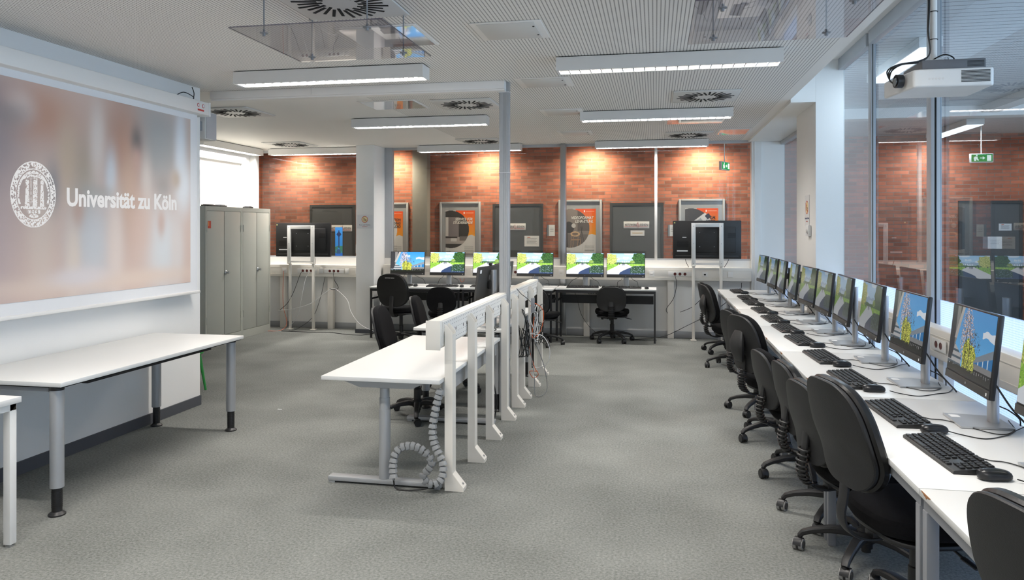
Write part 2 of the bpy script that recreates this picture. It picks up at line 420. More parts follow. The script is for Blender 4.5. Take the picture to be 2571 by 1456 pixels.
def pic_tree(u, v):
    C = np.zeros((len(u), 3)); s = v[:, None]; C[:] = lin((110, 180, 225))*(1-s)+lin((48, 130, 195))*s
    n2 = vn(u*70, v*45, 2)
    paint(C, (abs(v-.62-.1*vn(u*6, u*3, 3)) < .09*vn(u*12, v*8, 4)) & (u > .75), (225, 225, 225), .8)
    r = (v < .28+.55*(u-.55)) & (u > .55); paint(C, r, (120, 130, 140))
    paint(C, (v < .22+.42*(u-.55)) & (u > .55), (40, 110, 165)); paint(C, (v < .22+.42*(u-.55)) & (u > .55) & ((u*40 % 4) < .7), (190, 205, 215))
    paint(C, (v < .24) & (u > .5), (120, 120, 120)); paint(C, (v < .16) & (u > .4), (30, 32, 30)); paint(C, (v < .13) & (u > .5) & ((u*60 % 3) < .7), (150, 150, 150))
    paint(C, (u < .32) & (v < .55-.9*u), (165, 165, 165)); paint(C, (u < .32) & (v < .55-.9*u) & ((v*30 % 3) < 1.1), (70, 85, 95))
    w = (u < .30-.26*(1-v)) | ((u < .06) & (v > .1)); paint(C, w & (v > .15), (52, 52, 54)); paint(C, w & (u > .12) & (u < .2) & (v > .3), (120, 118, 116)); paint(C, w & (u > .24-.26*(1-v)) & (v > .5), (165, 160, 155))
    n3 = vn(u*110, v*75, 8); n4 = vn(u*150, v*100, 12)
    for cx, cy, rx, ry, th in ((.40, .66, .13, .36, .52), (.46, .5, .16, .3, .58), (.36, .45, .1, .25, .55)):
        d = ((u-cx)/rx)**2+((v-cy)/ry)**2; mm = (d < 1); paint(C, mm & (n3 > th+.18*d), (222, 196, 182)); paint(C, mm & (n4 > .74), (84, 74, 72)); paint(C, mm & (vn(u*130, v*90, 14) > .8), (150, 112, 96))
    d = ((u-.60)/.12)**2+((v-.5)/.2)**2; paint(C, (d < 1) & (n3 > .74), (52, 60, 50))
    d = ((u-.48)/.15)**2+((v-.28)/.25)**2+.9*(vn(u*16, v*12, 9)-.5); paint(C, d < 1, (112, 122, 48)); paint(C, (d < 1) & (n3 > .42), (186, 192, 66)); paint(C, (d < .9) & (n3 > .68), (224, 220, 110)); paint(C, (d < 1) & (n4 > .72), (48, 56, 34))
    for x0, k in ((.36, .05), (.42, -.04), (.46, .03), (.40, .1)): paint(C, (abs(u-x0-k*np.sin(v*4)) < .004) & (v < .9), (45, 40, 40))
    paint(C, (v < .08+.05*n2), (28, 30, 24)); return C
def pic_proj(u, v):
    C = np.zeros((len(u), 3)); C[:] = lin((208, 180, 165))
    R = random.Random(5)
    def g(cx, cy, rx, ry, col, a=1):
        w = np.exp(-(((u-cx)/rx)**2+((v-cy)/ry)**2)**1.25)[:, None]*a; C[:] = C*(1-w)+lin(col)*w
    g(.80, .82, .20, .30, (150, 152, 150)); g(.63, .72, .10, .35, (178, 130, 105)); g(.28, .86, .16, .14, (192, 140, 112)); g(.12, .75, .12, .3, (140, 125, 128), .9)
    g(.06, .25, .16, .35, (160, 145, 152), .8); g(.23, .88, .05, .08, (215, 190, 178)); g(.20, .84, .06, .06, (120, 112, 112), .6)
    g(.40, .66, .045, .2, (205, 178, 150)); g(.47, .55, .05, .25, (170, 150, 125)); g(.52, .78, .035, .2, (220, 205, 195)); g(.58, .60, .03, .15, (206, 212, 218))
    g(.70, .80, .028, .09, (85, 78, 76)); g(.70, .70, .03, .08, (190, 150, 135)); g(.75, .58, .03, .16, (212, 200, 190)); g(.66, .52, .045, .22, (200, 165, 140))
    g(.94, .80, .035, .28, (216, 222, 228)); g(.96, .58, .05, .16, (228, 230, 232)); g(.91, .62, .03, .06, (190, 170, 150)); g(.34, .52, .03, .12, (112, 118, 125), .8)
    g(.52, .5, .1, .05, (140, 140, 125), .6); g(.84, .56, .04, .07, (140, 128, 118), .7)
    g(.84, .22, .10, .26, (212, 214, 215)); g(.50, .25, .10, .27, (200, 202, 205), .95); g(.92, .20, .035, .2, (214, 205, 200)); g(.42, .18, .03, .2, (222, 205, 190)); g(.60, .25, .04, .3, (224, 206, 195))
    g(.30, .30, .05, .3, (215, 195, 180), .8); g(.72, .36, .06, .22, (212, 180, 162), .7); g(.58, .06, .5, .05, (224, 200, 182), .9); g(.45, .09, .12, .05, (222, 212, 212), .9)
    g(.83, .36, .022, .08, (190, 150, 130), .7); g(.44, .42, .025, .08, (188, 148, 128), .7)
    return C*.86+.14*lin((214, 212, 212))
def seal_mask(u, v):
    x = (u-.5)*2; y = (v-.5)*2; r = np.sqrt(x*x+y*y); a = np.arctan2(y, x)
    ring = (r < .98) & (r > .74) & ((H(np.floor(a*22), np.floor(r*26), 3) > .42) | (r > .95) | (abs(r-.75) < .015))
    inn = r < .70
    m = np.zeros(len(u), bool)
    for cx, w in ((-.28, .11), (.04, .11), (.36, .1)):
        m |= (((x-cx)/.075)**2+((y-.36)/.08)**2 < 1) | ((abs(x-cx) < w*(.5+.5*np.clip((.3-y)/.7, 0, 1))) & (y < .28) & (y > -.36))
        m |= (abs(x-cx) < .08) & (y > .46) & (y < .54) & ((np.floor((x+3)*36) % 2) == 0)
    m |= (abs(y-.56+.5*x*x) < .035) | (abs(y+.40) < .035) & (abs(x) < .56)
    m |= (abs(x-.13) < .018) & (y > -.3) & (y < .5) | (abs(x+.12) < .015) & (y < .5) & (y > -.3)
    m |= (abs(x) < .3) & (y < -.46) & (y > -.56) & ((np.floor((x+3)*22) % 3) != 0)
    m |= (((x)/.2)**2+((y+.64)/.06)**2 < 1)
    m &= ~((vn(x*38, y*38, 7) > .70) & inn)
    arch = inn & (r > .62) & (vn(x*30, y*30, 1) > .3) & (y > -.3)
    return ring | (m & inn) | arch
def poster_fn(kind):
    def f(u, v):
        C = np.zeros((len(u), 3)); C[:] = lin((206, 205, 204))
        asp = 1.41
        og = (v > .38+.05*np.sin(u*9)) & (u > .35)
        t = np.clip((v-.35)/.65, 0, 1)[:, None]; oc = lin((232, 160, 40))*(1-t)+lin((226, 82, 40))*t
        C[:] = np.where(og[:, None], oc, C)
        d = np.sqrt((u-.18)**2+((v-.56)*asp)**2); c = d < .62
        if kind == 'service':
            paint(C, c, (58, 57, 58)); paint(C, c & (u > .1) & (u < .45) & (v > .35) & (v < .85), (125, 118, 120)); paint(C, c & (u < .1) & (v > .4) & (v < .85), (200, 196, 194))
            paint(C, c & (v > .22) & (v < .38), (165, 158, 156)); paint(C, c & (v > .28) & (v < .36) & (u > .18) & (u < .38), (205, 202, 200)); paint(C, c & (v > .3) & (v < .4) & (u > .48), (110, 104, 104)); paint(C, c & (v > .36) & (v < .39) & (u < .4), (60, 55, 55))
        elif kind == 'video':
            paint(C, c, (128, 118, 112)); paint(C, c & (v < .42), (105, 96, 92)); paint(C, c & (u > .42) & (v > .5), (88, 80, 76))
            paint(C, c & (((u-.14)/.17)**2+((v-.58)/.13)**2 < 1), (45, 42, 42)); paint(C, c & (u < .1) & (v < .55) & (v > .1), (42, 40, 40)); paint(C, c & (((u-.29)/.07)**2+((v-.62)/.05)**2 < 1), (190, 186, 182))
            paint(C, c & (((u-.34)/.15)**2+((v-.43)/.06)**2 < 1), (205, 170, 130)); paint(C, c & (((u-.34)/.10)**2+((v-.43)/.03)**2 < 1), (118, 100, 88))
            for k in (.2, .27, .42, .5): paint(C, c & (abs(u-k-.1*(v-.2)) < .012) & (v < .4) & (v > .08), (150, 120, 95))
            paint(C, c & (abs(v-.3) < .015) & (u > .2) & (u < .5), (165, 130, 100))
            for k in (-.3, .3, .0): paint(C, c & (abs(u-.55-k*(v-.5)) < .008) & (v < .6), (50, 45, 44))
        elif kind == 'film':
            paint(C, c, (70, 70, 74)); a = (u-.45)*.8+(v-.7)*asp*.6; b = -(u-.45)*.6+(v-.7)*asp*.8
            paint(C, (abs(a) < .3) & (abs(b) < .14), (205, 206, 210)); paint(C, (abs(a) < .09) & (abs(b) < .09), (150, 158, 165)); paint(C, (abs(a-.3) < .07) & (abs(b) < .07), (55, 58, 75)); paint(C, (abs(a+.25) < .05) & (abs(b) < .05), (60, 60, 66)); paint(C, (abs(a-.05) < .06) & (abs(b+.22) < .04), (50, 50, 56))
        else:
            paint(C, c, (215, 214, 216)); paint(C, (abs(np.sqrt((u-.35)**2+((v-.36)*asp)**2)-.26) < .07), (44, 50, 72)); paint(C, (np.sqrt((u-.35)**2+((v-.36)*asp)**2) < .12), (190, 196, 205))
            paint(C, (v > .05) & (v < .2) & (u < .8) & ((np.floor(v*90) % 3) == 0), (150, 150, 150))
        paint(C, (u > .64) & (u < .95) & (v > .02) & (v < .18) & ((np.floor(v*110) % 3) == 0), (150, 150, 150))
        paint(C, (v > .92) & (v < .97) & (u > .62) & (u < .66), (245, 240, 238)); paint(C, (abs(v-.945) < .008) & (u > .68) & (u < .95), (240, 190, 160))
        return C
    return f

# ---------------------------------------------------------------- room shell
struct('floor', bx(-6.6, 1.86, -2.6, BACK+.2, -.1, 0), M_CARPET)
struct('ceiling', bx(-6.6, 1.31, -2.6, BACK+.2, CEIL, HIGH+.1), M_CEIL)
mb = MB(); mb.box(1.311, 1.9, -2.6, 7.66, HIGH, HIGH+.1)
struct('ceiling_recess', mb, M_CEILP)
struct('wall_left', bx(-4.30, -4.06, -2.6, 6.03, 0, CEIL), M_WALL)
struct('wall_near', bx(-4.30, 1.9, -2.8, -2.601, 0, HIGH), M_WALL)
struct('wall_alcove', bx(-6.6, -6.46, 5.9, BACK-.001, 0, CEIL), M_WALL)
struct('wall_alcove_near', bx(-6.46, -4.301, 5.7, 5.9, 0, CEIL), M_WALL)
# alcove white door frame
mb = MB(); mb.box(-6.459, -6.40, 10.62, 10.72, 0, 2.72, .004); mb.box(-6.459, -6.40, 8.2, 10.619, 2.62, 2.72, .004); mb.box(-6.459, -6.40, 8.1, 8.199, 0, 2.72, .004)
struct('trim_1', mb, M_WHITE)
struct('door_1', bx(-6.458, -6.435, 8.2, 10.62, .01, 2.62), M_WHITE)
struct('trim_2', bx(-6.458, -6.36, 10.93, 11.04, 0, CEIL-.001, .003), M_WHITE)
# beam carrying the old partition track, and the piers
mb = MB(); mb.box(-4.06, -1.27, 6.18, 6.30, 2.80, CEIL-.001, .003); mb.box(-4.06, -1.27, 6.20, 6.28, 2.785, 2.799)
mb.box(-3.05, -3.046, 6.176, 6.18, 2.80, 2.865)
struct('trim_3', mb, M_CEILP)
struct('wall_pier_left', bx(-4.49, -4.20, 10.6, BACK+.15, 0, CEIL-.001, .004), M_WALL)
struct('baseboard_pier', bx(-4.50, -4.19, 10.59, 10.599, 0, .06), M_BASEB)
struct('wall_pier_right', bx(1.545, 1.808, 7.66, 8.65, 0, HIGH), M_WALL)
mb = MB(); mb.box(1.312, 1.544, 7.66, 8.65, CEIL-.03, HIGH); mb.box(1.312, 1.9, 8.651, BACK, CEIL-.03, HIGH)
struct('ceiling_bulkhead', mb, M_WALL)
struct('wall_corner_right', bx(1.485, 1.808, BACK-.03, BACK+.15, 0, CEIL-.031), M_WALL)
mb = MB(); mb.box(1.35, 1.484, BACK-.06, BACK+.1, 0, CEIL-.001, .003); mb.box(1.39, 1.40, BACK-.07, BACK-.06, 0, CEIL-.001)
struct('trim_4', mb, M_WHITE)
# back parapet
mb = MB(); mb.box(-6.46, -4.491, BACK, BACK+.12, 0, 1.13); mb.box(-4.199, 1.349, BACK, BACK+.12, 0, 1.13); struct('wall_back', mb, M_WALL)
mb = MB()
for a, b in ((-6.45, -4.50), (-4.19, -1.41), (-1.31, 1.34)):
    mb.box(a, b, BACK-.02, BACK-.001, 0.0, .095, .003)
struct('baseboard_back', mb, M_BASEA)
mb = MB(); mb.box(-4.055, -4.045, 5.6, 5.601, 0, .001)
struct('baseboard_left', bx(-4.059, -4.045, -2.6, 6.03, 0, .085), M_BASEB)
# back glazing
def window(n, x0, x1):
    mb = MB(); e = .035
    mb.box(x0, x1, BACK+.02, BACK+.07, 1.131, 1.155); mb.box(x0, x1, BACK+.02, BACK+.07, CEIL-.04, CEIL-.001)
    o = struct('window_%d' % n, mb, M_ALU)
    p = bx(x0+.002, x1-.002, BACK+.04, BACK+.048, 1.156, CEIL-.041).build('window_pane', M_GLASS, o)
window(1, -6.359, -4.492); window(2, -4.07, -1.401); window(3, -1.319, -.011); window(4, .031, 1.349)
struct('trim_5', bx(-4.199, -4.071, BACK+.0, BACK+.08, 1.131, CEIL-.001, .003), M_ALU)
struct('trim_6', bx(-1.40, -1.32, BACK-.06, BACK-.001, 0, CEIL-.001, .004), M_STEEL)
struct('trim_7', bx(-1.40, -1.32, BACK+.005, BACK+.08, 1.131, CEIL-.001, .004), M_STEEL)
struct('trim_8', bx(-.01, .03, BACK+.005, BACK+.08, 1.131, CEIL-.001, .004), M_WHITE)
# right glazing: tall panes with aluminium posts, frosted strip below the sill line
n = 5
for y0, y1, top, bot in ((8.651, BACK-.031, CEIL-.031, 0), (6.70, 7.659, HIGH, 0), (5.26, 6.62, HIGH, 0), (3.80, 5.18, HIGH, 0), (2.36, 3.72, HIGH, 0), (-.5, 2.28, HIGH, 0), (-2.6, -.58, HIGH, 0)):
    mb = MB(); mb.box(GLX-.05, GLX+.01, y0, y1, top-.11 if top == HIGH else top-.05, top-.001, .004); mb.box(GLX-.04, GLX+.01, y0, y1, 0, .06)
    o = struct('window_%d' % n, mb, M_ALU)
    bx(GLX, GLX+.008, y0+.001, y1-.001, 1.141, top-.112 if top == HIGH else top-.051).build('window_pane', M_GLASSR, o)
    bx(GLX, GLX+.008, y0+.001, y1-.001, .061, 1.14).build('frosted_pane', M_FROST, o)
    n += 1
for k, y in enumerate((6.62, 5.18, 3.72, 2.28, -.58)):
    wx = .03 if k == 0 else .055
    mb = MB(); mb.box(GLX-wx, GLX+.01, y, y+.08, 0, HIGH-.001, .003); mb.box(GLX-wx*.6, GLX-wx*.4, y-.001, y, 0, HIGH-.001, m=1)
    struct('trim_%d' % (9+k), mb, [M_ALU, M_DARK])
# ---------------------------------------------------------------- passage beyond the glazing
struct('floor_passage', bx(-9, 6.8, -6, 15, -.12, -.101), M_FLOOR2)
mb = MB(); mb.box(-9, 6.8, BACK+.21, 14.6, HIGH+.001, HIGH+.1); mb.box(1.91, 6.8, -6, BACK+.209, HIGH+.001, HIGH+.1); struct('ceiling_passage', mb, M_SLAT)
struct('wall_brick', bx(-9, 6.8, 14.2, 14.5, -.1, HIGH), M_BRICK)
struct('wall_passage_end', bx(-9.2, -9.0, BACK, 14.5, -.1, HIGH), M_WALL)
struct('wall_daylight_block', bx(6.81, 7.0, 8.6, 14.6, -.1, HIGH+.1), M_WALL)  # unseen wall added to keep daylight off the brick
struct('wall_alcove_outer', bx(-9, -6.61, BACK, BACK+.2, -.1, HIGH), M_WALL)
mb = MB(); mb.box(1.91, 6.8, 10.9, 11.15, HIGH-.14, HIGH); mb.box(4.3, 4.5, -6, 10.9, HIGH-.10, HIGH); struct('trim_14', mb, M_CEILP)
struct('wall_column_concrete', bx(-4.74, -4.43, 14.0, 14.199, -.1, HIGH, .004), M_CONC)
def corridor_door(n, x0, x1):
    mb = MB(); e = .05
    mb.box(x0, x0+e, 14.15, 14.199, -.1, 2.08); mb.box(x1-e, x1, 14.15, 14.199, -.1, 2.08); mb.box(x0+e, x1-e, 14.15, 14.199, 2.03, 2.08)
    o = struct('door_%d' % n, mb, M_DOORF)
    bx(x0+e, x1-e, 14.16, 14.198, -.1, 2.03).build('door_leaf', M_DOOR, o)
    mb = MB(); mb.cyl((x0+.13, 14.15, .95), (x0+.13, 14.11, .95), .01); mb.cyl((x0+.13, 14.11, .95), (x0+.26, 14.11, .95), .009); mb.build('door_handle', M_STEEL, o)
corridor_door(2, -7.01, -6.02); corridor_door(3, -3.14, -2.14); corridor_door(4, -.85, .155); corridor_door(5, 5.22, 6.22)
# brick washers
for i, x in enumerate((-7.2, -5.2, -3.2, -1.2, .85)):
    t = thing('ceiling_spotlight', 'small round ceiling spotlight washing the brick wall, '+('leftmost', 'second from left', 'middle one', 'second from right', 'rightmost')[i]+' of the row', 'spotlight', (x, 13.75, HIGH), group='spotlights along the brick wall')
    mb = MB(); mb.lathe([(.06, 0), (.06, -.12), (.05, -.12), (.05, -.02), (.001, -.02)]); mb.build('housing', M_WHITE, t)
    l = bpy.data.lights.new('spot', 'SPOT'); l.energy = SPOT_W; l.spot_size = math.radians(155); l.spot_blend = 1; l.color = (1, .82, .62); l.shadow_soft_size = .04
    lo = bpy.data.objects.new('bulb', l); link(lo, t); lo.location = (0, 0, -.125); lo.rotation_euler = (math.radians(24), 0, 0)
# passage fluorescent lights
for i, (x0, x1, y0, y1, lb) in enumerate(((2.23, 2.42, 6.9, 8.5, 'bright white fluorescent ceiling light outside the window, nearer one above the projector'), (4.6, 4.85, 12.2, 13.9, 'bright white fluorescent ceiling light outside the window, farther one over the exit sign'))):
    t = thing('passage_light', lb, 'ceiling light', ((x0+x1)/2, (y0+y1)/2, HIGH), group='fluorescent lights in the passage')
    w, h = (x1-x0)/2, (y1-y0)/2
    bx(-w, w, -h, h, -.09, 0, .004).build('housing', M_WHITE, t)
    bx(-w+.012, w-.012, -h+.012, h-.012, -.1, -.0905).build('diffuser', M_FLUO, t)
    l = bpy.data.lights.new('tube', 'AREA'); l.shape = 'RECTANGLE'; l.size = 2*w-.03; l.size_y = 2*h-.03; l.energy = 45; l.color = (.9, .95, 1)
    lo = bpy.data.objects.new('tube', l); link(lo, t); lo.location = (0, 0, -.102)
# exit signs
def exit_sign(x, y, z, ztop, rz, label):
    t = thing('exit_sign', label, 'exit sign', (x, y, z), rz, group='green exit signs')
    mb = MB(); mb.cyl((0, 0, .065), (0, 0, ztop-z), .008); mb.build('hanging_rod', M_WHITE, t)
    bx(-.165, .165, -.025, .025, -.075, .065, .006).build('housing', M_WHITE, t)
    for s in (1, -1):
        bx(-.15, .15, -.0275*s-.0015, -.0275*s+.0015, -.062, .052).build('face', M_EXITG, t)
        mb = MB(); q = -.0305*s
        mb.box(.07, .13, q-.001, q+.001, -.05, .04); mb.prism([(-.03, .0), (.01, .0), (.01, .02), (.045, -.005), (.01, -.03), (.01, -.01), (-.03, -.01)], 'y', q-.001, q+.001)
        mb.prism([(-.11, -.05), (-.085, -.05), (-.08, -.02), (-.06, -.045), (-.045, -.04), (-.065, .0), (-.06, .015), (-.1, .02), (-.12, 0)], 'y', q-.001, q+.001)
        mb.lathe([(.013, q-.001), (.013, q+.001)], (-.075, 0, .035), n=12, axis='y'); mb.build('pictogram', M_EXITW, t)
exit_sign(5.0, 12.7, 2.70, HIGH, 0, 'green exit sign with running figure hanging beyond the large right window')
exit_sign(1.12, 12.6, 2.63, HIGH, math.radians(62), 'green exit sign hanging edge-on in front of the brick wall behind the back glazing')
# posters in aluminium frames on the brick wall
def poster(x0, x1, z1, kind, body, label, col, tx, tz):
    t = thing('poster_frame', label, 'poster', ((x0+x1)/2, 14.199, z1), group='framed posters on the brick wall'); w = (x1-x0)/2; h = 1.22
    mb = MB(); e = .045
    for a in ((-w, -w+e, -.05, 0, -h, 0), (w-e, w, -.05, 0, -h, 0), (-w+e, w-e, -.05, 0, -e, 0), (-w+e, w-e, -.05, 0, -h, -h+e)): mb.box(*a, bev=.012)
    mb.build('frame', M_ALU, t)
    bx(-w+e, w-e, -.02, -.001, -h+e, -e).build('backing', M_SILV, t)
    p = picture('poster_sheet', .60, .85, 84, 118, poster_fn(kind), M_PICP, t, T(0, -.0225, -h/2+.01) @ FY)
    text(body, .072, col, 'poster_text', p, T(tx, -.0265, tz) @ FY, 'RIGHT', shear=.25, bold=.0012, cond=.86, line=.95)
    text('RECORDING' if 0 else 'Studio', .035, M_TXT, 'poster_footer', p, T(-.28, -.0265, -1.0) @ FY, 'LEFT')
poster(-5.72, -4.877, 2.117, 'studio', 'ONE BUTTON\nRECORDING\nSTUDIO', 'framed poster reading one button recording studio, partly behind the white pier', M_TXT, .25, -.37)
poster(-4.226, -3.383, 2.126, 'service', 'SERVICE FÜR\nSTUDIERENDE', 'framed poster with white title Service für Studierende', M_TXTW, .25, -.37)
poster(-1.84, -.998, 2.148, 'video', 'VIDEOFORMAT\nLEHR-STUHL', 'framed poster showing a man bending over a chair, titled Videoformat Lehr-Stuhl', M_TXTW, .25, -.37)
poster(.43, 1.272, 2.147, 'film', 'FILM,\nFOTO,\nTON', 'framed poster titled Film, Foto above the right wall television', M_TXT, .25, -.37)
# door plates
def plate(cx, z, label, y=14.159, w=.48):
    t = thing('door_plate', label, 'sign', (cx, y, z), group='wide white plates on the grey doors')
    bx(-w/2, w/2, -.004, 0, -.065, .065, .001).build('board', M_PAPER, t)
    text('NETZWERK', .062, M_TXT, 'lettering', t, T(-.105, -.0055, -.022) @ FY, cond=.62, sp=1.15)
    text('EDIEN', .062, M_TXT, 'lettering', t, T(.145, -.0055, -.022) @ FY, cond=.72, sp=1.25)
    mb = MB(); mb.sweep([(x, -.006, z) for x, z in ((-.22, -.035), (-.02, -.035), (.0, .015), (.012, -.05), (.028, .055), (.042, -.05), (.055, .01), (.065, -.035), (.21, -.035))], .0025, n=6); mb.build('pulse_line', M_SIGNR, t)
plate(-2.72, 1.63, 'white Netzwerk Medien plate on the middle grey door'); plate(-.35, 1.665, 'white Netzwerk Medien plate on the right grey door'); plate(-6.32, 1.60, 'white Netzwerk Medien plate on the left grey door')
def paper(cx, z, w, h, label, y=14.159, kind='lines', name='paper_notice'):
    t = thing(name, label, 'notice', (cx, y, z))
    bx(-w/2, w/2, -.003, 0, -h/2, h/2).build('sheet', M_PAPER, t)
    mb = MB()
    if kind == 'lines':
        for k in range(5): mb.box(-w*.34, w*.34*(1-.2*(k % 2)), -.004, -.0032, h*(.22-.12*k), h*(.22-.12*k)+.004)
        mb.build('print', M_TXT, t)
        bx(-w*.3, -w*.1, -.004, -.0032, h*.33, h*.33+.01).build('logo_bar', M_ORANGE, t)
    elif kind == 'stop':
        mb.lathe([(w*.34, -.0045), (w*.34, -.0032)], (0, 0, h*.15), axis='y'); o = mb.build('red_disc', M_SIGNR, t)
        bx(-w*.22, w*.22, -.006, -.0047, h*.13, h*.19).build('white_bar', M_PAPER, o)
    elif kind == 'bar':
        mb.box(-w*.38, w*.38, -.004, -.0032, -.006, .004); mb.build('print', mat('ochre print', '#c99a3a', .6), t)
    elif kind == 'card':
        bx(-w/2, -w*.25, -.005, -.0032, -h/2, h/2).build('grey_band', M_GREY, t)
        for k in range(3): mb.box(-w*.1, w*.35, -.004, -.0032, h*(.2-.15*k), h*(.2-.15*k)+.004)
        mb.build('print', M_TXT, t)
paper(-2.36, 1.35, .29, .21, 'white paper notice on the middle grey door'); paper(-.33, 1.51, .26, .10, 'small paper strip with ochre line under the right door plate', kind='bar')
paper(5.95, 1.62, .20, .12, 'small white sheet high on the grey door behind the right window'); paper(5.75, 1.35, .30, .21, 'white notice on the grey door behind the right window', kind='card')
paper(-1.99, 1.56, .155, .215, 'framed room card on brick right of the middle grey door', y=14.195, kind='card', name='room_card')
paper(.30, 1.56, .13, .215, 'framed room card on brick right of the right grey door', y=14.195, kind='card', name='room_card')

# ---------------------------------------------------------------- ceiling fittings
def luminaire(L=1.6):
    t = thing('luminaire', '', 'ceiling light', (0, 0, CEIL)); w = .085; h = L/2; z0 = -.105
    mb = MB(); mb.box(-h, h, -w, -w+.006, z0, -.008); mb.box(-h, h, w-.006, w, z0, -.008); mb.box(-h, -h+.006, -w+.006, w-.006, z0, -.008); mb.box(h-.006, h, -w+.006, w-.006, z0, -.008)
    mb.box(-h+.006, h-.006, -w+.006, w-.006, -.02, -.008); mb.build('housing', M_LUM, t)
    bx(-h+.03, h-.03, -w+.02, w-.02, -.0079, -.001).build('shadow_gap_plate', M_DARK, t)  # dark plate paints in the shadow gap between housing and ceiling
    mb = MB(); n = 20
    for i in range(n+1):
        x = -h+.012+(2*h-.024)*i/n; mb.prism([(x-.0045, z0+.004), (x+.0045, z0+.004), (x+.001, z0+.038), (x-.001, z0+.038)], 'y', -w+.0065, w-.0065)
    for s in (-1, 1): mb.sweep([(-h+.008, s*.062, z0+.01), (h-.008, s*.062, z0+.01)], (.008, .02), n=8); mb.sweep([(-h+.008, s*.072, z0+.006), (h-.008, s*.072, z0+.006)], (.008, .004), n=8)
    mb.build('louvre', mat('bright louvre', '#e6e9ef', .18, metal=.7, var=.01), t)
    mb = MB(); mb.cyl((-h+.05, 0, -.05), (h-.05, 0, -.05), .013, n=12); mb.build('tube', mat('lamp tube glass', '#f2f2f0', .3), t)
    l = bpy.data.lights.new('lamp', 'AREA'); l.shape = 'RECTANGLE'; l.size = L-.06; l.size_y = .11; l.energy = LAMP_W; l.color = (1, .95, .89); l.spread = math.radians(146)
    lo = bpy.data.objects.new('lamp', l); link(lo, t); lo.location = (0, 0, -.068); KIDS.setdefault(t.name, []).append(lo)
    return t
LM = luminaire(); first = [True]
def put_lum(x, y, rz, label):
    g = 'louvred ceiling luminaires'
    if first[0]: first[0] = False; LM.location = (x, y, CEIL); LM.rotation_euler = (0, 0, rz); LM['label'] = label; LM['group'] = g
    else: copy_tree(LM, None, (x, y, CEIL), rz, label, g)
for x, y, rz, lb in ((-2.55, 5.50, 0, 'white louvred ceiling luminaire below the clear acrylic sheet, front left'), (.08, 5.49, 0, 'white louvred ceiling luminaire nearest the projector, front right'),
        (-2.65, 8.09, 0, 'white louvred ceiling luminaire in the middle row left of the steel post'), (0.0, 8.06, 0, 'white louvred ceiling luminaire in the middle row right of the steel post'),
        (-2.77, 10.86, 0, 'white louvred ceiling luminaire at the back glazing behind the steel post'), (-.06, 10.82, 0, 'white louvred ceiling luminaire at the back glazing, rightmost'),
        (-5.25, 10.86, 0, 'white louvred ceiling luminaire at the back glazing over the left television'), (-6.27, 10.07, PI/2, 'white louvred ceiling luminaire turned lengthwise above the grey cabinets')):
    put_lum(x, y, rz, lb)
for x, y, w in ((-2.4, 2.9, 'just above the view, left'), (.2, 2.9, 'just above the view, right'), (-2.4, .3, 'beside the viewer, left'), (.2, .3, 'over the viewer'), (-2.4, -1.8, 'at the near wall, left'), (.2, -1.8, 'at the near wall, right')):  # unseen luminaires added to light the room from its near half
    put_lum(x, y, 0, 'added unseen louvred ceiling luminaire '+w)
def vent():
    t = thing('air_vent', '', 'air vent', (0, 0, CEIL)); w = .305
    mb = MB(); mb.box(-w, w, -w, w, -.014, -.001, .004)
    for sx in (-1, 1):
        for sy in (-1, 1): mb.cyl((sx*.28, sy*.28, -.014), (sx*.28, sy*.28, -.017), .006, n=8)
    mb.build('plate', M_VENT, t)
    mb = MB()
    for k in range(28):
        q = 2*PI*k/28; r0 = .125 if k % 2 else .095; r1 = .265 if k % 2 else .24
        a = Vector((math.cos(q), math.sin(q), 0)); b = Vector((-a.y, a.x, 0)); off = .028
        mb.ring_loft([[tuple(a*r+b*(s*.0088+off)+Vector((0, 0, z))) for r, s in ((r0, -1), (r1, -1), (r1, 1), (r0, 1))] for z in (-.0165, -.0135)])
    mb.build('slots', M_DARK, t)
    return t
V0 = vent(); vf = [True]
for x, y, lb in ((-1.73, 3.86, 'square swirl air vent at the top edge of the view above the acrylic sheet'), (-4.49, 7.31, 'square swirl air vent beside the end of the projection screen'),
        (-1.885, 7.29, 'square swirl air vent left of the steel post behind the track beam'), (.47, 7.28, 'square swirl air vent between the front and middle right luminaires'),
        (.44, 10.25, 'square swirl air vent just before the rightmost back luminaire'), (-2.48, 10.4, 'square swirl air vent above the back desks left of the steel post'), (-5.4, 10.27, 'square swirl air vent above the left television')):
    if vf[0]: vf[0] = False; V0.location = (x, y, CEIL); V0['label'] = lb; V0['group'] = 'swirl air vents'
    else: copy_tree(V0, None, (x, y, CEIL), 0, lb, 'swirl air vents')
def hatch():
    t = thing('ceiling_hatch', '', 'hatch', (0, 0, CEIL))
    bx(-.225, .225, -.205, .205, -.008, -.001, .002).build('rim', M_CEILP, t)
    bx(-.18, .18, -.185, .185, -.012, -.0082, .001).build('lid', M_VENT, t)
    mb = MB(); mb.cyl((.165, -.1, -.012), (.165, -.1, -.015), .007, n=8); mb.cyl((.165, .1, -.012), (.165, .1, -.015), .007, n=8); mb.build('screws', M_DARK, t); return t
H0 = hatch()
for i, (x, y, lb) in enumerate(((-.91, 4.63, 'white ceiling hatch nearest the viewer'), (-.94, 6.33, 'white ceiling hatch right beside the head of the steel post'), (-.99, 7.99, 'white ceiling hatch at the left end of the middle right luminaire'), (-1.04, 9.78, 'white ceiling hatch farthest back'))):
    if i == 0: H0.location = (x, y, CEIL); H0['label'] = lb; H0['group'] = 'white ceiling hatches'
    else: copy_tree(H0, None, (x, y, CEIL), 0, lb, 'white ceiling hatches')
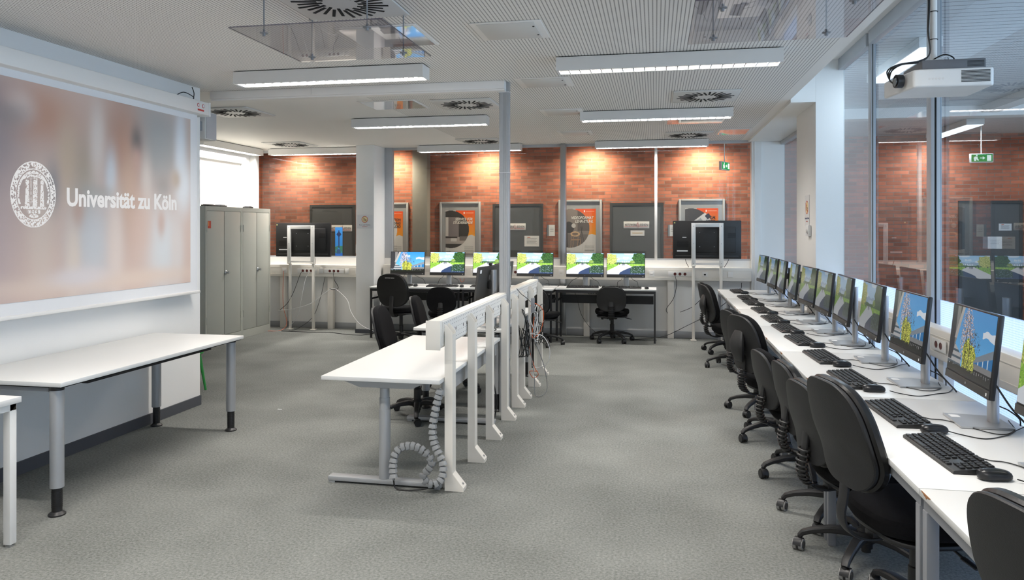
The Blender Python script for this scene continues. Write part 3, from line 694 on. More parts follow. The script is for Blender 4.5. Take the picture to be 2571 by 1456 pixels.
for x0, x1, y0, y1, lb in ((-2.0, -1.46, 4.36, 4.88, 'shiny flush ceiling panel reflecting blue daylight behind the acrylic sheet'), (-2.93, -2.33, 6.93, 7.43, 'shiny flush ceiling panel left of the vent by the steel post'),
        (.12, .80, 8.62, 9.15, 'shiny flush ceiling panel behind the middle right luminaire'), (.80, 1.2, 9.75, 10.3, 'shiny flush ceiling panel near the back right corner')):
    t = thing('glossy_ceiling_panel', lb, 'ceiling panel', ((x0+x1)/2, (y0+y1)/2, CEIL), group='shiny flush ceiling panels'); w = (x1-x0)/2; h = (y1-y0)/2
    bx(-w, w, -h, h, -.008, -.001, .002).build('rim', M_CEILP, t); bx(-w+.02, w-.02, -h+.02, h-.02, -.012, -.0081).build('glossy_insert', M_MIRR, t)
for cx, lb in ((-1.75, 'clear acrylic sheet hung on four rods under the left vent'), (.60, 'clear acrylic sheet hung on four rods near the projector')):
    t = thing('acrylic_sheet', lb, 'hanging panel', (cx, 3.87, 2.64), group='hung acrylic sheets')
    bx(-.42, .42, -.405, .405, -.003, .003).build('sheet', M_ACRYL, t)
    mb = MB()
    for a in ((-.42, .42, -.406, -.4045, -.003, .003), (.4195, .421, -.405, .405, -.003, .003), (-.421, -.4195, -.405, .405, -.003, .003)): mb.box(*a)
    mb.build('sheet_edge', mat('smoky sheet edge', '#4a4650', .3), t)
    for sx in (-.29, .29):
        for sy in (-.28, .28):
            mb = MB(); mb.cyl((sx, sy, -.012), (sx, sy, CEIL-2.64), .004, n=8); mb.lathe([(.022, -.006), (.022, -.0035)], (sx, sy, 0), n=16); mb.lathe([(.009, -.02), (.009, -.006)], (sx, sy, 0), n=6); mb.lathe([(.02, CEIL-2.64-.01), (.02, CEIL-2.64-.001)], (sx, sy, 0), n=12)
            mb.build('hanging_rod', M_GREY, t)

# ---------------------------------------------------------------- projection screen
t = thing('projection_screen', 'white roll-down projection screen showing a university title picture', 'projection screen', (-4.06, 4.6, 0))
mb = MB(); mb.box(.02, .16, -1.5, 1.33, 2.60, 2.715, .01); mb.box(.0, .02, -1.2, -1.15, 2.6, 2.75); mb.box(.0, .02, .9, .95, 2.6, 2.75); mb.build('housing', M_WHITE, t)
mb = MB(); mb.box(.02, .162, 1.331, 1.35, 2.595, 2.72, .004); mb.build('end_cap', M_WHITE, t)
mb = MB()
for k in range(2): mb.lathe([(.017, .1605), (.017, .1615)], (0, 1.17+k*.07, 2.672), n=20, axis='x')
o = mb.build('warning_stickers', M_SIGNR, t)
mb = MB()
for k in range(2): mb.lathe([(.012, .162), (.012, .163)], (0, 1.17+k*.07, 2.672), n=20, axis='x')
mb.build('sticker_centres', M_PAPER, o)
bx(.1605, .1615, 1.16, 1.25, 2.625, 2.64).build('sticker_text', M_SIGNR, t)
bx(.078, .081, -1.45, 1.27, 1.05, 2.60).build('cloth', M_SCREENW, t)
mb = MB(); mb.box(.066, .094, -1.47, 1.30, 1.025, 1.05, .006); mb.build('bottom_bar', M_WHITE, t)
p = picture('projected_picture', 2.27, 1.42, 340, 212, pic_proj, M_PROJP, t, T(.0815, .035, 1.84) @ FX)
lt = text('Universität zu Köln', .172, M_LOGO, 'lettering', p, Matrix.Identity(4), bold=.0052)
xs = [v.co.x for v in lt.data.vertices]; lt.data.transform(T(.084, .387, 1.757) @ FX @ Matrix.Diagonal((1.185/(max(xs)-min(xs)), 1, 1, 1)) @ T(-(max(xs)+min(xs))/2, 0, 0))
picture('university_seal', .365, .44, 130, 156, lambda u, v: np.ones((len(u), 3)), M_LOGO, p, T(.083, -.48, 1.82) @ FX, t=.001, mask=seal_mask)
mb = MB(); mb.sweep(smooth_path([(-4.02, 5.62, 2.73), (-3.98, 5.68, 2.77), (-3.93, 5.74, 2.74), (-3.97, 5.8, 2.73), (-3.99, 5.84, 2.79), (-4.03, 5.87, 2.85)]), .004, n=6); tag(mb.build('cable', M_CABLE), 'short black cable loop on top of the screen housing end', 'cable')
# loudspeaker at the wall end
t = thing('wall_speaker', 'small light grey loudspeaker on the wall end beside the screen', 'loudspeaker', (-4.12, 6.2, 2.42))
bx(-.10, .06, -.09, .09, 0, .26, .012).build('cabinet', M_LUM, t); bx(.0605, .064, -.08, .08, .01, .25).build('grille', M_ALU, t); bx(-.05, .03, -.17, -.09, .08, .16).build('bracket', M_GREY, t)

# ---------------------------------------------------------------- projector
t = thing('projector', 'white ceiling projector on a white pole near the large window', 'projector', (1.275, 3.75, 2.235)); t.scale = (.81, .81, .81)
mb = MB(); mb.prism([(-.21, .20), (-.16, -.165), (-.13, -.175), (.235, -.175), (.25, -.16), (.25, .19), (.23, .20)], 'z', 0, .10); o = mb.build('body', M_PROJ, t)
for m_ in (o,):
    bv = m_.modifiers.new('b', 'BEVEL'); bv.width = .014; bv.segments = 3
mb = MB(); mb.box(-.11, .215, -.15, .17, .1005, .155, .006); mb.build('mount_box', M_PROJG, t)
mb = MB()
for k in range(9): mb.box(.08, .225, -.1775, -.1752, .022+k*.0075, .0255+k*.0075)
for k in range(5): mb.box(.12, .205, -.1515, -.15, .112+k*.007, .1145+k*.007)
mb.build('vent_slots', M_DARK, t)
mb = MB()
for k in range(5): mb.lathe([(.006, -.1765), (.006, -.1752)], (-.08+k*.017, 0, .045), n=12, axis='y')
mb.build('buttons', M_LUM, t)
mb = MB(); mb.cyl((-.19, -.07, .055), (-.225, -.075, .055), .038, n=24); o = mb.build('lens_ring', M_BLACK, t)
mb = MB(); mb.cyl((-.2255, -.075, .055), (-.229, -.075, .055), .028, n=24); mb.build('lens', M_LENS, o)
bx(-.1655, -.1635, -.12, -.115, .03, .036).build('indicator', M_LEDR, t)
mb = MB(); mb.cyl((0, 0, .155), (0, 0, (CEIL-2.236)/.81), .018, n=20); mb.box(-.06, .04, -.04, .04, .1555, .18, .003); mb.build('pole', M_WHITE, t)
mb = MB()
for z in (.30, .46, .6): mb.lathe([(.022, z), (.022, z+.004)], n=16)
mb.build('cable_ties', M_CABLE, t)
mb = MB()
for k in range(3):
    mb.sweep(smooth_path([(-.03, -.01+.008*k, .70), (-.028-.003*k, -.02, .5), (-.035, -.02+.004*k, .35), (-.03, -.03, .22), (-.09, -.05, .165+.004*k), (-.19-.01*k, -.08, .15), (-.24-.012*k, -.06, .12), (-.235, .0, .08), (-.2, .06, .07)]), .0042, n=6)
mb.sweep(smooth_path([(-.03, 0, .17), (.03, -.06, .2), (.09, -.04, .185), (.11, .02, .16)]), .004, n=6)
mb.build('cables', M_CABLE, t)
mb = MB(); mb.sweep(smooth_path([(-.1, -.05, .16), (-.02, -.09, .165), (.05, -.06, .19), (.08, 0, .16)]), .004, n=6); mb.build('white_cable', M_CABW, t)

# ---------------------------------------------------------------- steel post
t = thing('steel_post', 'tall galvanised steel partition post from floor to ceiling in the middle', 'post', (-1.289, 6.30, 0))
mb = MB(); mb.box(-.044, .044, -.03, .03, 0, CEIL-.001, .003); mb.box(-.034, -.006, -.034, -.0301, 0, CEIL-.001); mb.box(.018, .03, -.034, -.0301, 0, CEIL-.001); mb.build('profile', M_SILV, t)
mb = MB(); mb.box(.0441, .047, -.02, .02, .45, .47); mb.box(.0441, .047, -.02, .02, .2, .21); mb.build('clips', M_STEEL, t)
mb = MB(); mb.box(-.048, .048, -.036, .034, 2.08, 2.085); mb.box(-.048, .048, -.036, .034, 2.78, 2.785); mb.build('cable_ties', M_CABW, t)

# ---------------------------------------------------------------- trunking
def sockets(t, face, items, Mf):
    """items: (pos, kind) along local x on a vertical face"""
    for p, k in items:
        if k in ('triple', 'single', 'double'):
            n = {'triple': 3, 'double': 2, 'single': 1}[k]
            mb = MB(); mb.M = Mf; mb.box(p-.055*n, p+.055*n, -.035, .035, 0, .006, .002); o = mb.build('socket_plate', M_WHITE, t)
            for i in range(n): mb = MB(); mb.M = Mf; mb.lathe([(.021, .0062), (.021, .008), (.016, .008), (.015, .0065)], (p+(i-(n-1)/2)*.07, 0, 0), n=18); mb.build('socket', M_RED, o)
        elif k == 'blank':
            mb = MB(); mb.M = Mf; mb.box(p-.035, p+.035, -.04, .04, 0, .012, .003); mb.box(p-.024, p+.024, -.028, .028, .0125, .015, .001); mb.build('blank_outlet', M_WHITE, t)
        elif k == 'net':
            mb = MB(); mb.M = Mf; mb.box(p-.038, p+.038, -.042, .042, 0, .012, .003); o = mb.build('network_outlet', M_WHITE, t)
            mb = MB(); mb.M = Mf; mb.box(p-.02, p+.02, -.012, .01, .0122, .03, .002); mb.build('network_jack', M_LUM, o)
        elif k == 'usb':
            mb = MB(); mb.M = Mf; mb.box(p-.038, p+.038, -.035, .035, 0, .008, .002); o = mb.build('network_outlet', M_WHITE, t)
            mb = MB(); mb.M = Mf; mb.box(p-.016, p+.012, -.014, .006, .0082, .01); mb.build('jack_opening', M_DARK, o)
def trunk_back(x0, x1, items, legs, label, zt=1.03):
    t = thing('cable_trunking', label, 'cable trunking', ((x0+x1)/2, 10.98, 0)); cx = (x0+x1)/2; w = (x1-x0)/2
    mb = MB(); mb.box(-w, w, -.085, .068, zt-.19, zt, .012); mb.box(-w, w, -.089, -.0851, zt-.15, zt-.145); mb.box(-w, w, -.089, -.0851, zt-.045, zt-.04); mb.build('duct', M_CREAM, t)
    sockets(t, None, [(p-cx, k) for p, k in items], T(0, -.0895, zt-.095) @ FY)
    for lx in legs:
        mb = MB(); mb.box(lx-cx-.045, lx-cx+.045, -.04, .04, 0, zt-.191, .004); mb.build('leg', M_CREAM, t)
    return t
trunk_back(-6.2, -4.50, [(-5.83, 'net'), (-5.44, 'triple'), (-5.20, 'blank'), (-4.98, 'triple'), (-4.76, 'blank'), (-4.58, 'net')], [-5.89, -5.07], 'cream wall trunking with sockets left of the white pier under the left television', 1.02)
trunk_back(-4.17, 1.34, [(-3.33, 'single'), (-2.70, 'single'), (-2.1, 'double'), (-1.37, 'net'), (-.66, 'single'), (-.05, 'net'), (.35, 'triple'), (.70, 'usb'), (1.05, 'blank')], [-2.60, -1.0, .22], 'long cream wall trunking behind the back desks, right of the white pier', 1.035)
for y0, y1, ys, lg, lb in ((1.1, 7.65, (3.05, 4.75, 6.1, 7.3), (2.7, 4.8, 7.0), 'cream trunking running below the large right window behind the row of monitors'), (8.66, 10.95, (9.2, 10.2), (9.0, 10.6), 'short cream trunking below the far right window beyond the white pier')):
    c0 = (y0+y1)/2; t = thing('cable_trunking', lb, 'cable trunking', (1.70, c0, 0)); h = (y1-y0)/2
    mb = MB(); mb.box(-.05, .045, -h, h, .82, 1.0, .01); mb.box(-.053, -.0501, -h, h, .86, .865); mb.box(-.053, -.0501, -h, h, .955, .96); mb.build('duct', M_CREAM, t)
    sockets(t, None, [(-(y-c0), 'double') for y in ys], T(-.0535, 0, .91) @ FXN)
    for y in lg: bx(-.03, .03, y-c0-.04, y-c0+.04, 0, .819, .003).build('leg', M_CREAM, t)

# ---------------------------------------------------------------- televisions with white frames
def tv(cx, w, z0, z1, fx0, fx1, fz0, fz1, label, flabel):
    t = thing('television', label, 'television', (cx, 10.84, z0), group='wall televisions seen from behind'); h = z1-z0
    mb = MB(); mb.box(-w/2, w/2, -.005, .04, 0, h, .008); o = mb.build('housing', M_BLACK, t)
    mb = MB(); mb.box(-w*.22, w*.42, -.028, -.0052, .09, h-.09, .012); mb.box(-w*.46, w*.46, -.012, -.0052, .02, .05, .003); mb.build('rear_cover', M_PLAST, t)
    mb = MB(); mb.box(-w*.44, -w*.28, -.008, -.0052, .10, .12); mb.box(-w*.36, -w*.30, -.008, -.0052, .3, .31); mb.build('labels', M_PAPER, t)
    mb = MB()
    for k in range(10): mb.box(-w*.44, -w*.27, -.0075, -.0052, .17+k*.009, .173+k*.009)
    for k in range(8): mb.box(w*.3, w*.42, -.0295, -.0282, .3+k*.009, .303+k*.009)
    mb.build('cooling_slots', M_DARK, t)
    mb = MB()
    for sx in (-.1, .1):
        for sz in (-.1, .1): mb.cyl((sx, -.028, h/2+sz), (sx, -.032, h/2+sz), .006, n=8)
    mb.build('mount_screws', M_GREY, t)
    bx(-w*.485, -w*.465, -.0075, -.0052, h-.04, h-.022).build('round_sticker', mat('pale yellow sticker', '#d9d48a', .6), t)
    f = thing('display_stand', flabel, 'stand', ((fx0+fx1)/2, 10.76, 0), group='white frame stands carrying the televisions'); w = (fx1-fx0)/2
    mb = MB(); e = .058
    mb.box(-w, -w+e, 0, .025, fz0, fz1, .003); mb.box(w-e, w, 0, .025, fz0, fz1, .003); mb.box(-w+e, w-e, 0, .025, fz1-e, fz1, .003); mb.box(-w+e, w-e, .005, .02, fz0+.02, fz0+.045)
    mb.build('upright_frame', M_WHITE, f)
    mb = MB()
    for s in (-1, 1):
        for z in (.04, .32, .57): mb.cyl((s*(w-e/2), 0, fz0+z), (s*(w-e/2), -.002, fz0+z), .005, n=8)
    mb.build('screws', M_GREY, f)
    for s in (-1, 1):
        mb = MB(); mb.box(s*(w-.03)-.02, s*(w-.03)+.02, .03, .065, .01, fz0, .003); mb.box(s*(w-.03)-.04, s*(w-.03)+.04, .0, .1, 0, .01, .003); mb.box(s*(w-.03)-.02, s*(w-.03)+.02, -.02, .03, fz0, fz0+.012)
        mb.build('leg', M_CREAM, f)
for a in ((-5.483, .935, 1.15, 1.685, -5.715, -5.26, 1.04, 1.645, 'black television seen from behind, left, beside the grey cabinets', 'white steel frame stand holding the left television'),
          (.722, .945, 1.165, 1.71, .505, .945, 1.06, 1.675, 'black television seen from behind, right, at the window end', 'white steel frame stand holding the right television')): tv(*a)

# ---------------------------------------------------------------- grey cabinets
def cabinet(y0, y1, label):
    t = thing('metal_cabinet', label, 'cabinet', (-6.12, (y0+y1)/2, 0), group='grey steel cabinets'); w = (y1-y0)/2; Hh = 1.90; x = .21
    mb = MB(); mb.box(-.21, x-.02, -w, w, 0, Hh, .003); mb.box(x-.0199, x, -w, w, 0, .11); mb.box(x-.0199, x, -w, w, Hh-.06, Hh); mb.box(x-.0199, x, -w, -w+.03, .11, Hh-.06); mb.box(x-.0199, x, w-.03, w, .11, Hh-.06)
    mb.build('body', M_CAB, t)
    for s in (-1, 1):
        a, b = sorted((s*.003, s*(w-.034)))
        d = bx(x-.018, x-.001, a, b, .114, Hh-.064, .002).build('door', M_CAB, t)
        mb = MB()
        for z in (.3, 1.55): mb.cyl((x+.003, s*(w-.031), z), (x+.003, s*(w-.031), z+.1), .005, n=8)
        mb.build('hinge', M_CAB, d)
        if s > 0:
            mb = MB(); mb.lathe([(.032, x-.0005), (.032, x+.008), (.024, x+.016), (.012, x+.017), (.013, x+.04), (.019, x+.045), (.019, x+.056)], (0, .03, .98), axis='x', n=20); mb.build('knob', M_STEEL, d)
    mb = MB(); mb.box(x-.0006, x+.0004, -.0025, .0025, .114, Hh-.064); mb.build('door_gap', M_CABD, t)
    return t
ca = cabinet(8.90, 9.785, 'grey steel cabinet with orange sticker, nearer of the two'); cabinet(9.79, 10.59, 'grey steel cabinet nearer the back glazing')
mb = MB(); mb.box(.2095, .211, -.39, -.32, 1.60, 1.70); o = mb.build('sticker', M_REDS, ca); KIDS[ca.name].append(o)
bx(.2112, .2118, -.385, -.36, 1.63, 1.69).build('sticker_print', mat('orange print', '#e08a50', .6), o)
for y, L_, lb in ((9.1, .16, 'flat dark object lying on the near cabinet, left'), (9.38, .15, 'flat dark object lying on the near cabinet, right'), (10.1, .10, 'small dark object lying on the far cabinet')):
    mb = MB(); mb.box(-.06, .06, -L_/2, L_/2, 0, .022, .006); mb.box(-.045, .045, -L_/2+.02, L_/2-.02, .0221, .03, .004); o = mb.build('adapter_box', M_BLACK); o.location = (-6.0, y, 1.90); tag(o, lb, 'box')

# ---------------------------------------------------------------- desks
def round_leg(t, x, y, H, top=.0, name='leg'):
    mb = MB(); mb.cyl((x, y, .155), (x, y, H-.05), .036, n=28); o = mb.build(name, M_SILV, t)
    mb = MB(); mb.cyl((x, y, .02), (x, y, .1545), .027, n=24); mb.lathe([(.045, 0), (.045, .008), (.03, .02), (.028, .022)], (x, y, 0))
    for k in range(8): mb.lathe([(.0285, .045+k*.012), (.0285, .050+k*.012)], (x, y, 0))
    mb.build('foot', M_BLACK, o)
    mb = MB(); mb.cyl((x, y, H-.0495), (x, y, H-.026), .037, n=24); mb.build('leg_collar', M_BLACK, o)
t = thing('conference_table', 'long white table on round grey legs under the projection screen', 'table', (-3.615, 4.43, 0))
mb = MB(); mb.box(-.40, .40, -.92, .92, .722, .747, .002); mb.build('tabletop', M_TOP, t)
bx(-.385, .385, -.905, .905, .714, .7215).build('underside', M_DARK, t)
mb = MB(); mb.box(-.33, -.29, -.8, .8, .68, .7135); mb.box(.27, .31, -.62, .62, .68, .7135); mb.build('beam', M_BLACK, t)
for sx, sy in ((.335, -.875), (.315, .875), (-.355, .885), (-.355, -.87)): round_leg(t, sx, sy, .747)
for s in (-1, 1):
    mb = MB(); mb.box(-.32, .28, s*.86-.015, s*.86+.015, .685, .7135); mb.build('cross_bar', M_GREY, t)
t = thing('side_table', 'small white square-legged table at the left edge', 'table', (-3.57, 2.78, 0))
bx(-.42, .42, -.41, .41, .72, .75, .002).build('tabletop', M_TOP, t)
mb = MB(); mb.box(-.40, .40, -.40, -.37, .685, .7195); mb.box(-.40, .40, .37, .40, .685, .7195); mb.box(-.40, -.37, -.37, .37, .685, .7195); mb.box(.37, .40, -.37, .37, .685, .7195); mb.build('frame', M_WHITE, t)
for sx in (-1, 1):
    for sy in (-1, 1):
        mb = MB(); mb.box(sx*.40-.02*(sx+1)+.0, sx*.40+.02*(1-sx), sy*.40-.02*(sy+1), sy*.40+.02*(1-sy), .012, .7195, .002); o = mb.build('leg', M_WHITE, t)
        mb = MB(); mb.lathe([(.02, 0), (.02, .008), (.01, .0118)], (sx*.38, sy*.38, 0), n=16); mb.build('foot', M_STEEL, o)
# height-adjustable centre desk
t = thing('standing_desk', 'white height-adjustable desk in the middle foreground', 'desk', (-1.64, 5.12, 0)); DH = .69
bx(-.385, .375, -.88, .88, DH-.025, DH, .002).build('desktop', M_TOP, t)
for i, s in enumerate((-.75, .75)):
    mb = MB()
    mb.prism([(-.32, DH-.0255), (.26, DH-.0255), (.26, DH-.04), (.16, DH-.085), (-.18, DH-.085), (-.32, DH-.035)], 'y', s-.02, s+.02); mb.build('support_arm', M_SILV, t)
    mb = MB(); mb.cyl((-.02, s, .04), (-.02, s, .47), .036, n=28); mb.cyl((-.02, s, .47), (-.02, s, .545), .033, n=28); mb.cyl((-.02, s, .545), (-.02, s, DH-.085), .030, n=28); mb.build('lifting_column', M_SILV, t)
    mb = MB(); mb.box(-.385, .36, s-.035, s+.035, .012, .04, .004); mb.box(-.38, -.34, s-.03, s+.03, 0, .0119); mb.box(.31, .35, s-.03, s+.03, 0, .0119); mb.build('foot_bar', M_SILV, t)
mb = MB(); mb.box(.0, .04, -.72, .72, DH-.08, DH-.0255); mb.build('crossbeam', M_GREY, t)
mb = MB(); mb.box(.33, .345, -.7, .86, DH-.14, DH-.0255); mb.build('modesty_rail', M_SILV, t)
t = thing('desk', 'white desk behind the height-adjustable desk, with black-backed screens on it', 'desk', (-1.68, 7.07, 0))
bx(-.40, .39, -.9, .9, .705, .73, .002).build('desktop', M_TOP, t)
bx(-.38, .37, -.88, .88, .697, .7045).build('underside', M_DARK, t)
for sx, sy in ((-.33, -.76), (-.33, .8), (.32, -.76), (.32, .8)): round_leg(t, sx, sy, .722)
# partition trunking with posts
t = thing('cable_rail', 'long white perforated cable rail on posts beside the centre desks', 'cable trunking', (-1.26, 6.1, 0))
mb = MB(); y0, y1 = -1.83, 1.93
mb.box(-.095, -.012, y0, y1, .872, 1.04, .004); mb.build('duct', M_CREAM, t)
mb = MB(); mb.box(-.0115, -.006, y0+.05, y1-.02, .885, 1.03); o = mb.build('perforated_panel', M_WHITE, t)
mb = MB()
for yy in np.arange(y0+.08, y1-.05, .045):
    for zz in (.905, .935, .965, .995, 1.018): mb.box(-.0062, -.0052, yy-.0028, yy+.0028, zz-.0028, zz+.0028)
tag(mb.build('perforations', M_CABD, o), kind='stuff')
mb = MB()
for yy in np.arange(y0+.25, y1-.1, .28):
    for k in (0, .09): mb.box(-.0058, -.0048, yy+k-.006, yy+k+.006, .945, .962)
mb.build('panel_slots', M_DARK, o)
bx(-.1, -.008, y0-.006, y0-.0005, .865, 1.043, .003).build('end_cap', M_CREAM, t)
for yy in (4.33, 4.89, 5.44, 6.01, 6.46, 6.81, 7.34, 7.92):
    a = yy-6.1; mb = MB(); tk = .003; X0 = .0; X1 = .05; d = .075
    prof = [(X0, 0), (X1+.068, 0), (X1+.068, .022), (X1+.002, .10), (X1, .11), (X1, .965), (X0+.012, 1.012), (X0, 1.012)]
    mb.prism(prof, 'y', a, a+tk); mb.prism(prof, 'y', a+d-tk, a+d)
    mb.box(X0, X0+tk, a+tk, a+d-tk, 0, .97); mb.box(X1-tk, X1, a+tk, a+d-tk, .10, .955)
    mb.ring_loft([[(X1+.068, y_, .0), (X1+.068, y_, .022), (X1, y_, .105), (X1-.003, y_, .105), (X1+.064, y_, .018), (X1+.064, y_, .0)] for y_ in (a+tk, a+d-tk)])
    p_ = mb.build('post', M_CREAM, t)
    mb = MB(); mb.cyl((X1+.05, a+d/2, .03), (X1+.058, a+d/2, .045), .007, n=8); mb.build('floor_bolt', M_STEEL, p_)
# back tables (black frame)
def black_table(x0, x1, y0, y1, label):
    cx = (x0+x1)/2; w = (x1-x0)/2; t = thing('computer_table', label, 'table', (cx, (y0+y1)/2, 0), group='white tables with black steel frames'); d = (y1-y0)/2
    bx(-w, w, -d, d, .725, .747, .002).build('tabletop', M_TOP, t)
    mb = MB(); mb.box(-w+.01, w-.01, -d+.01, -d+.035, .685, .7245); mb.box(-w+.01, w-.01, d-.035, d-.01, .685, .7245); mb.box(-w+.01, -w+.035, -d+.035, d-.035, .685, .7245); mb.box(w-.035, w-.01, -d+.035, d-.035, .685, .7245)
    mb.box(-w+.04, w-.04, d-.045, d-.036, .50, .62); mb.box(-w+.015, -w+.03, -d+.04, d-.04, .56, .585); mb.box(w-.03, w-.015, -d+.04, d-.04, .56, .585); mb.build('frame', M_BLK_T, t)
    for sx in (-1, 1):
        for sy in (-1, 1): bx(sx*(w-.0225)-.0125, sx*(w-.0225)+.0125, sy*(d-.0225)-.0125, sy*(d-.0225)+.0125, 0, .6849).build('leg', M_BLK_T, t)
    mb = MB()
    for k in range(14): mb.box(-.25+k*.035, -.247+k*.035, -.05, .12, .66, .684)
    mb.box(-.25, .21, -.05, -.045, .655, .6599); mb.box(-.25, .21, .12, .125, .655, .6599); mb.build('cable_tray', M_BLK_T, t)
black_table(-4.10, -2.735, 10.16, 10.85, 'white table with black frame carrying the leftmost back screens')
black_table(-2.725, -1.41, 10.2, 10.85, 'white table with black frame behind the steel post')
black_table(-1.395, .016, 10.4, 10.87, 'white table with black frame carrying the rightmost back screens')
# right row of desks
seams = [1.25, 2.63, 4.0, 5.38, 6.75, 8.13, 9.35, 10.65]
names = ['in the bottom right corner of the view', 'under the two nearest keyboards', 'second in the window row from the viewer', 'third in the window row from the viewer', 'fourth in the window row from the viewer', 'fifth in the window row from the viewer', 'at the far end of the window row']
for i in range(7):
    y0, y1 = seams[i]+.003, seams[i+1]-.003; cy = (y0+y1)/2; d = (y1-y0)/2
    t = thing('window_desk', 'white desk on grey steel legs ' + names[i], 'desk', (1.205, cy, 0), group='white desks along the right window')
    mb = MB(); mb.box(-.355, .355, -d, d, .724, DZ, .0015); mb.build('desktop', M_TOP, t)
    R = random.Random(i); mb = MB()
    for k in range(3):
        yy = R.uniform(-d+.02, d-.15) if k else d-.1; L_ = R.uniform(.03, .09); nn_ = 9; mb.prism([(yy+L_*q/nn_, .7475) for q in range(nn_+1)]+[(yy+L_*q/nn_, .7475-(.004+.013*R.random())*math.sin(PI*(q+.3)/(nn_+.6))) for q in range(nn_, -1, -1)], 'x', -.3558, -.354)
    mb.build('chipped_edge', M_CHIP, t)
    mb = MB(); mb.box(-.345, -.315, -d+.01, d-.01, .685, .7235); mb.box(.315, .345, -d+.01, d-.01, .685, .7235); mb.box(-.315, .315, -d+.01, -d+.035, .685, .7235); mb.box(-.315, .315, d-.035, d-.01, .685, .7235); mb.build('frame', M_GREY, t)
    for sx in (-.33, .33):
        for sy in (-d+.03, d-.03): bx(sx-.019, sx+.019, sy-.019, sy+.019, 0, .6849, .002).build('leg', M_GREY, t)

# ---------------------------------------------------------------- monitors
def monitor(picfn, pm, clock, name='monitor'):
    t = thing(name, '', 'monitor')
    mb = MB(); mb.prism([(-.12, -.1), (.12, -.1), (.105, .11), (-.105, .11)], 'z', .002, .010); mb.build('base_plate', M_STAND, t)
    bx(-.09, -.045, -.088, -.05, .0102, .011).build('asset_label', M_PAPER, t)
    mb = MB(); mb.sweep([(0, .062, .0102), (0, .062, .42)], (.075, .036), n=20, exp=3); mb.build('stand_column', M_STAND, t)
    mb = MB(); mb.box(-.03, .03, -.001, .045, .30, .36, .004); mb.build('tilt_hinge', M_BLACK, t)
    tl = Matrix.Translation((0, -.045, .155)) @ Matrix.Rotation(math.radians(-6), 4, 'X')
    mb = MB(); mb.M = tl; mb.box(-.27, .27, 0, .022, 0, .348, .004); h = mb.build('housing', M_BEZ, t)
    mb = MB(); mb.M = tl; mb.box(-.269, .269, -.003, -.0001, .001, .036, .001); mb.build('chin', M_CHIN, h)
    p = picture('display', .526, .298, 256, 144, picfn, pm, t, tl @ T(0, -.0002, .1925) @ FY, t=.001)
    if clock: text('09:49', .036, M_CLOCK, 'clock_digits', p, tl @ T(0, -.0025, .268) @ FY, bold=.0004, ext=.0003)
    mb = MB(); mb.M = tl; mb.box(.236, .246, -.0042, -.0031, .012, .024); mb.build('badge', M_PAPER, h)
    mb = MB(); mb.M = tl; mb.lathe([(.006, -.0042), (.006, -.0031)], (0, 0, .018), n=16, axis='y'); mb.build('badge', M_GREY, h)
    return t
mon_path_l = monitor(pic_path, M_PICL, True); mon_tree_l = monitor(pic_tree, M_PICL, True); mon_path_r = monitor(pic_path, M_PICR, False); mon_path_d = monitor(pic_path, M_PICD, False); mon_tree_r = monitor(pic_tree, M_PICR, False)
used = set(); PM_BACK = []; PM_WIN = []; PKB = {}; PMS = {}
def place(proto, loc, rz, label, group):
    if proto.name not in used:
        used.add(proto.name); proto.location = loc; proto.rotation_euler = (0, 0, rz); proto['label'] = label; proto['group'] = group; return proto
    return copy_tree(proto, None, loc, rz, label, group)
for i, (x, p, lb) in enumerate(((-3.655, mon_tree_l, 'bright monitor with blue sky and building picture at the left end of the back row'), (-3.035, mon_path_l, 'bright monitor with park path picture, second in the back row'), (-2.375, mon_path_l, 'bright monitor with park path picture partly hidden by the steel post'),
        (-1.715, mon_path_l, 'bright monitor with park path picture just right of the steel post'), (-.99, mon_path_l, 'bright monitor with park path picture above the empty table part, fifth in the back row'), (-.41, mon_path_l, 'bright monitor with park path picture at the right end of the back row'))):
    PM_BACK.append(place(p, (x, 10.60, DZ), random.uniform(-.03, .03), lb, 'monitors on the back tables'))
monY = [2.12, 2.84, 3.56, 4.38, 5.10, 5.82, 6.44, 7.09, 7.81, 8.50, 9.13, 10.0]
mlab = ['cut off below the right edge, nearest of all', 'with green park picture cut by the right edge', 'with the larger blue sky and tree picture, nearest complete one', 'with the smaller blue sky and tree picture', 'with park path picture, right before the first tree picture one', 'with dim park path picture beside the first window post',
        'with dim picture in front of the right white pier', 'with dim park picture at the left edge of the white pier', 'with dim park picture, fifth from the far end of the window row', 'with dim picture, third from the far end of the window row', 'with dim picture, second from the far end of the window row', 'at the far end of the window row by the back glazing']
for i, y in enumerate(monY):
    PM_WIN.append(place(mon_tree_r if i in (2, 3) else mon_path_r if i < 2 else mon_path_d, (1.385, y, DZ), -PI/2+random.uniform(-.06, .06), 'monitor '+mlab[i], 'monitors along the right window'))
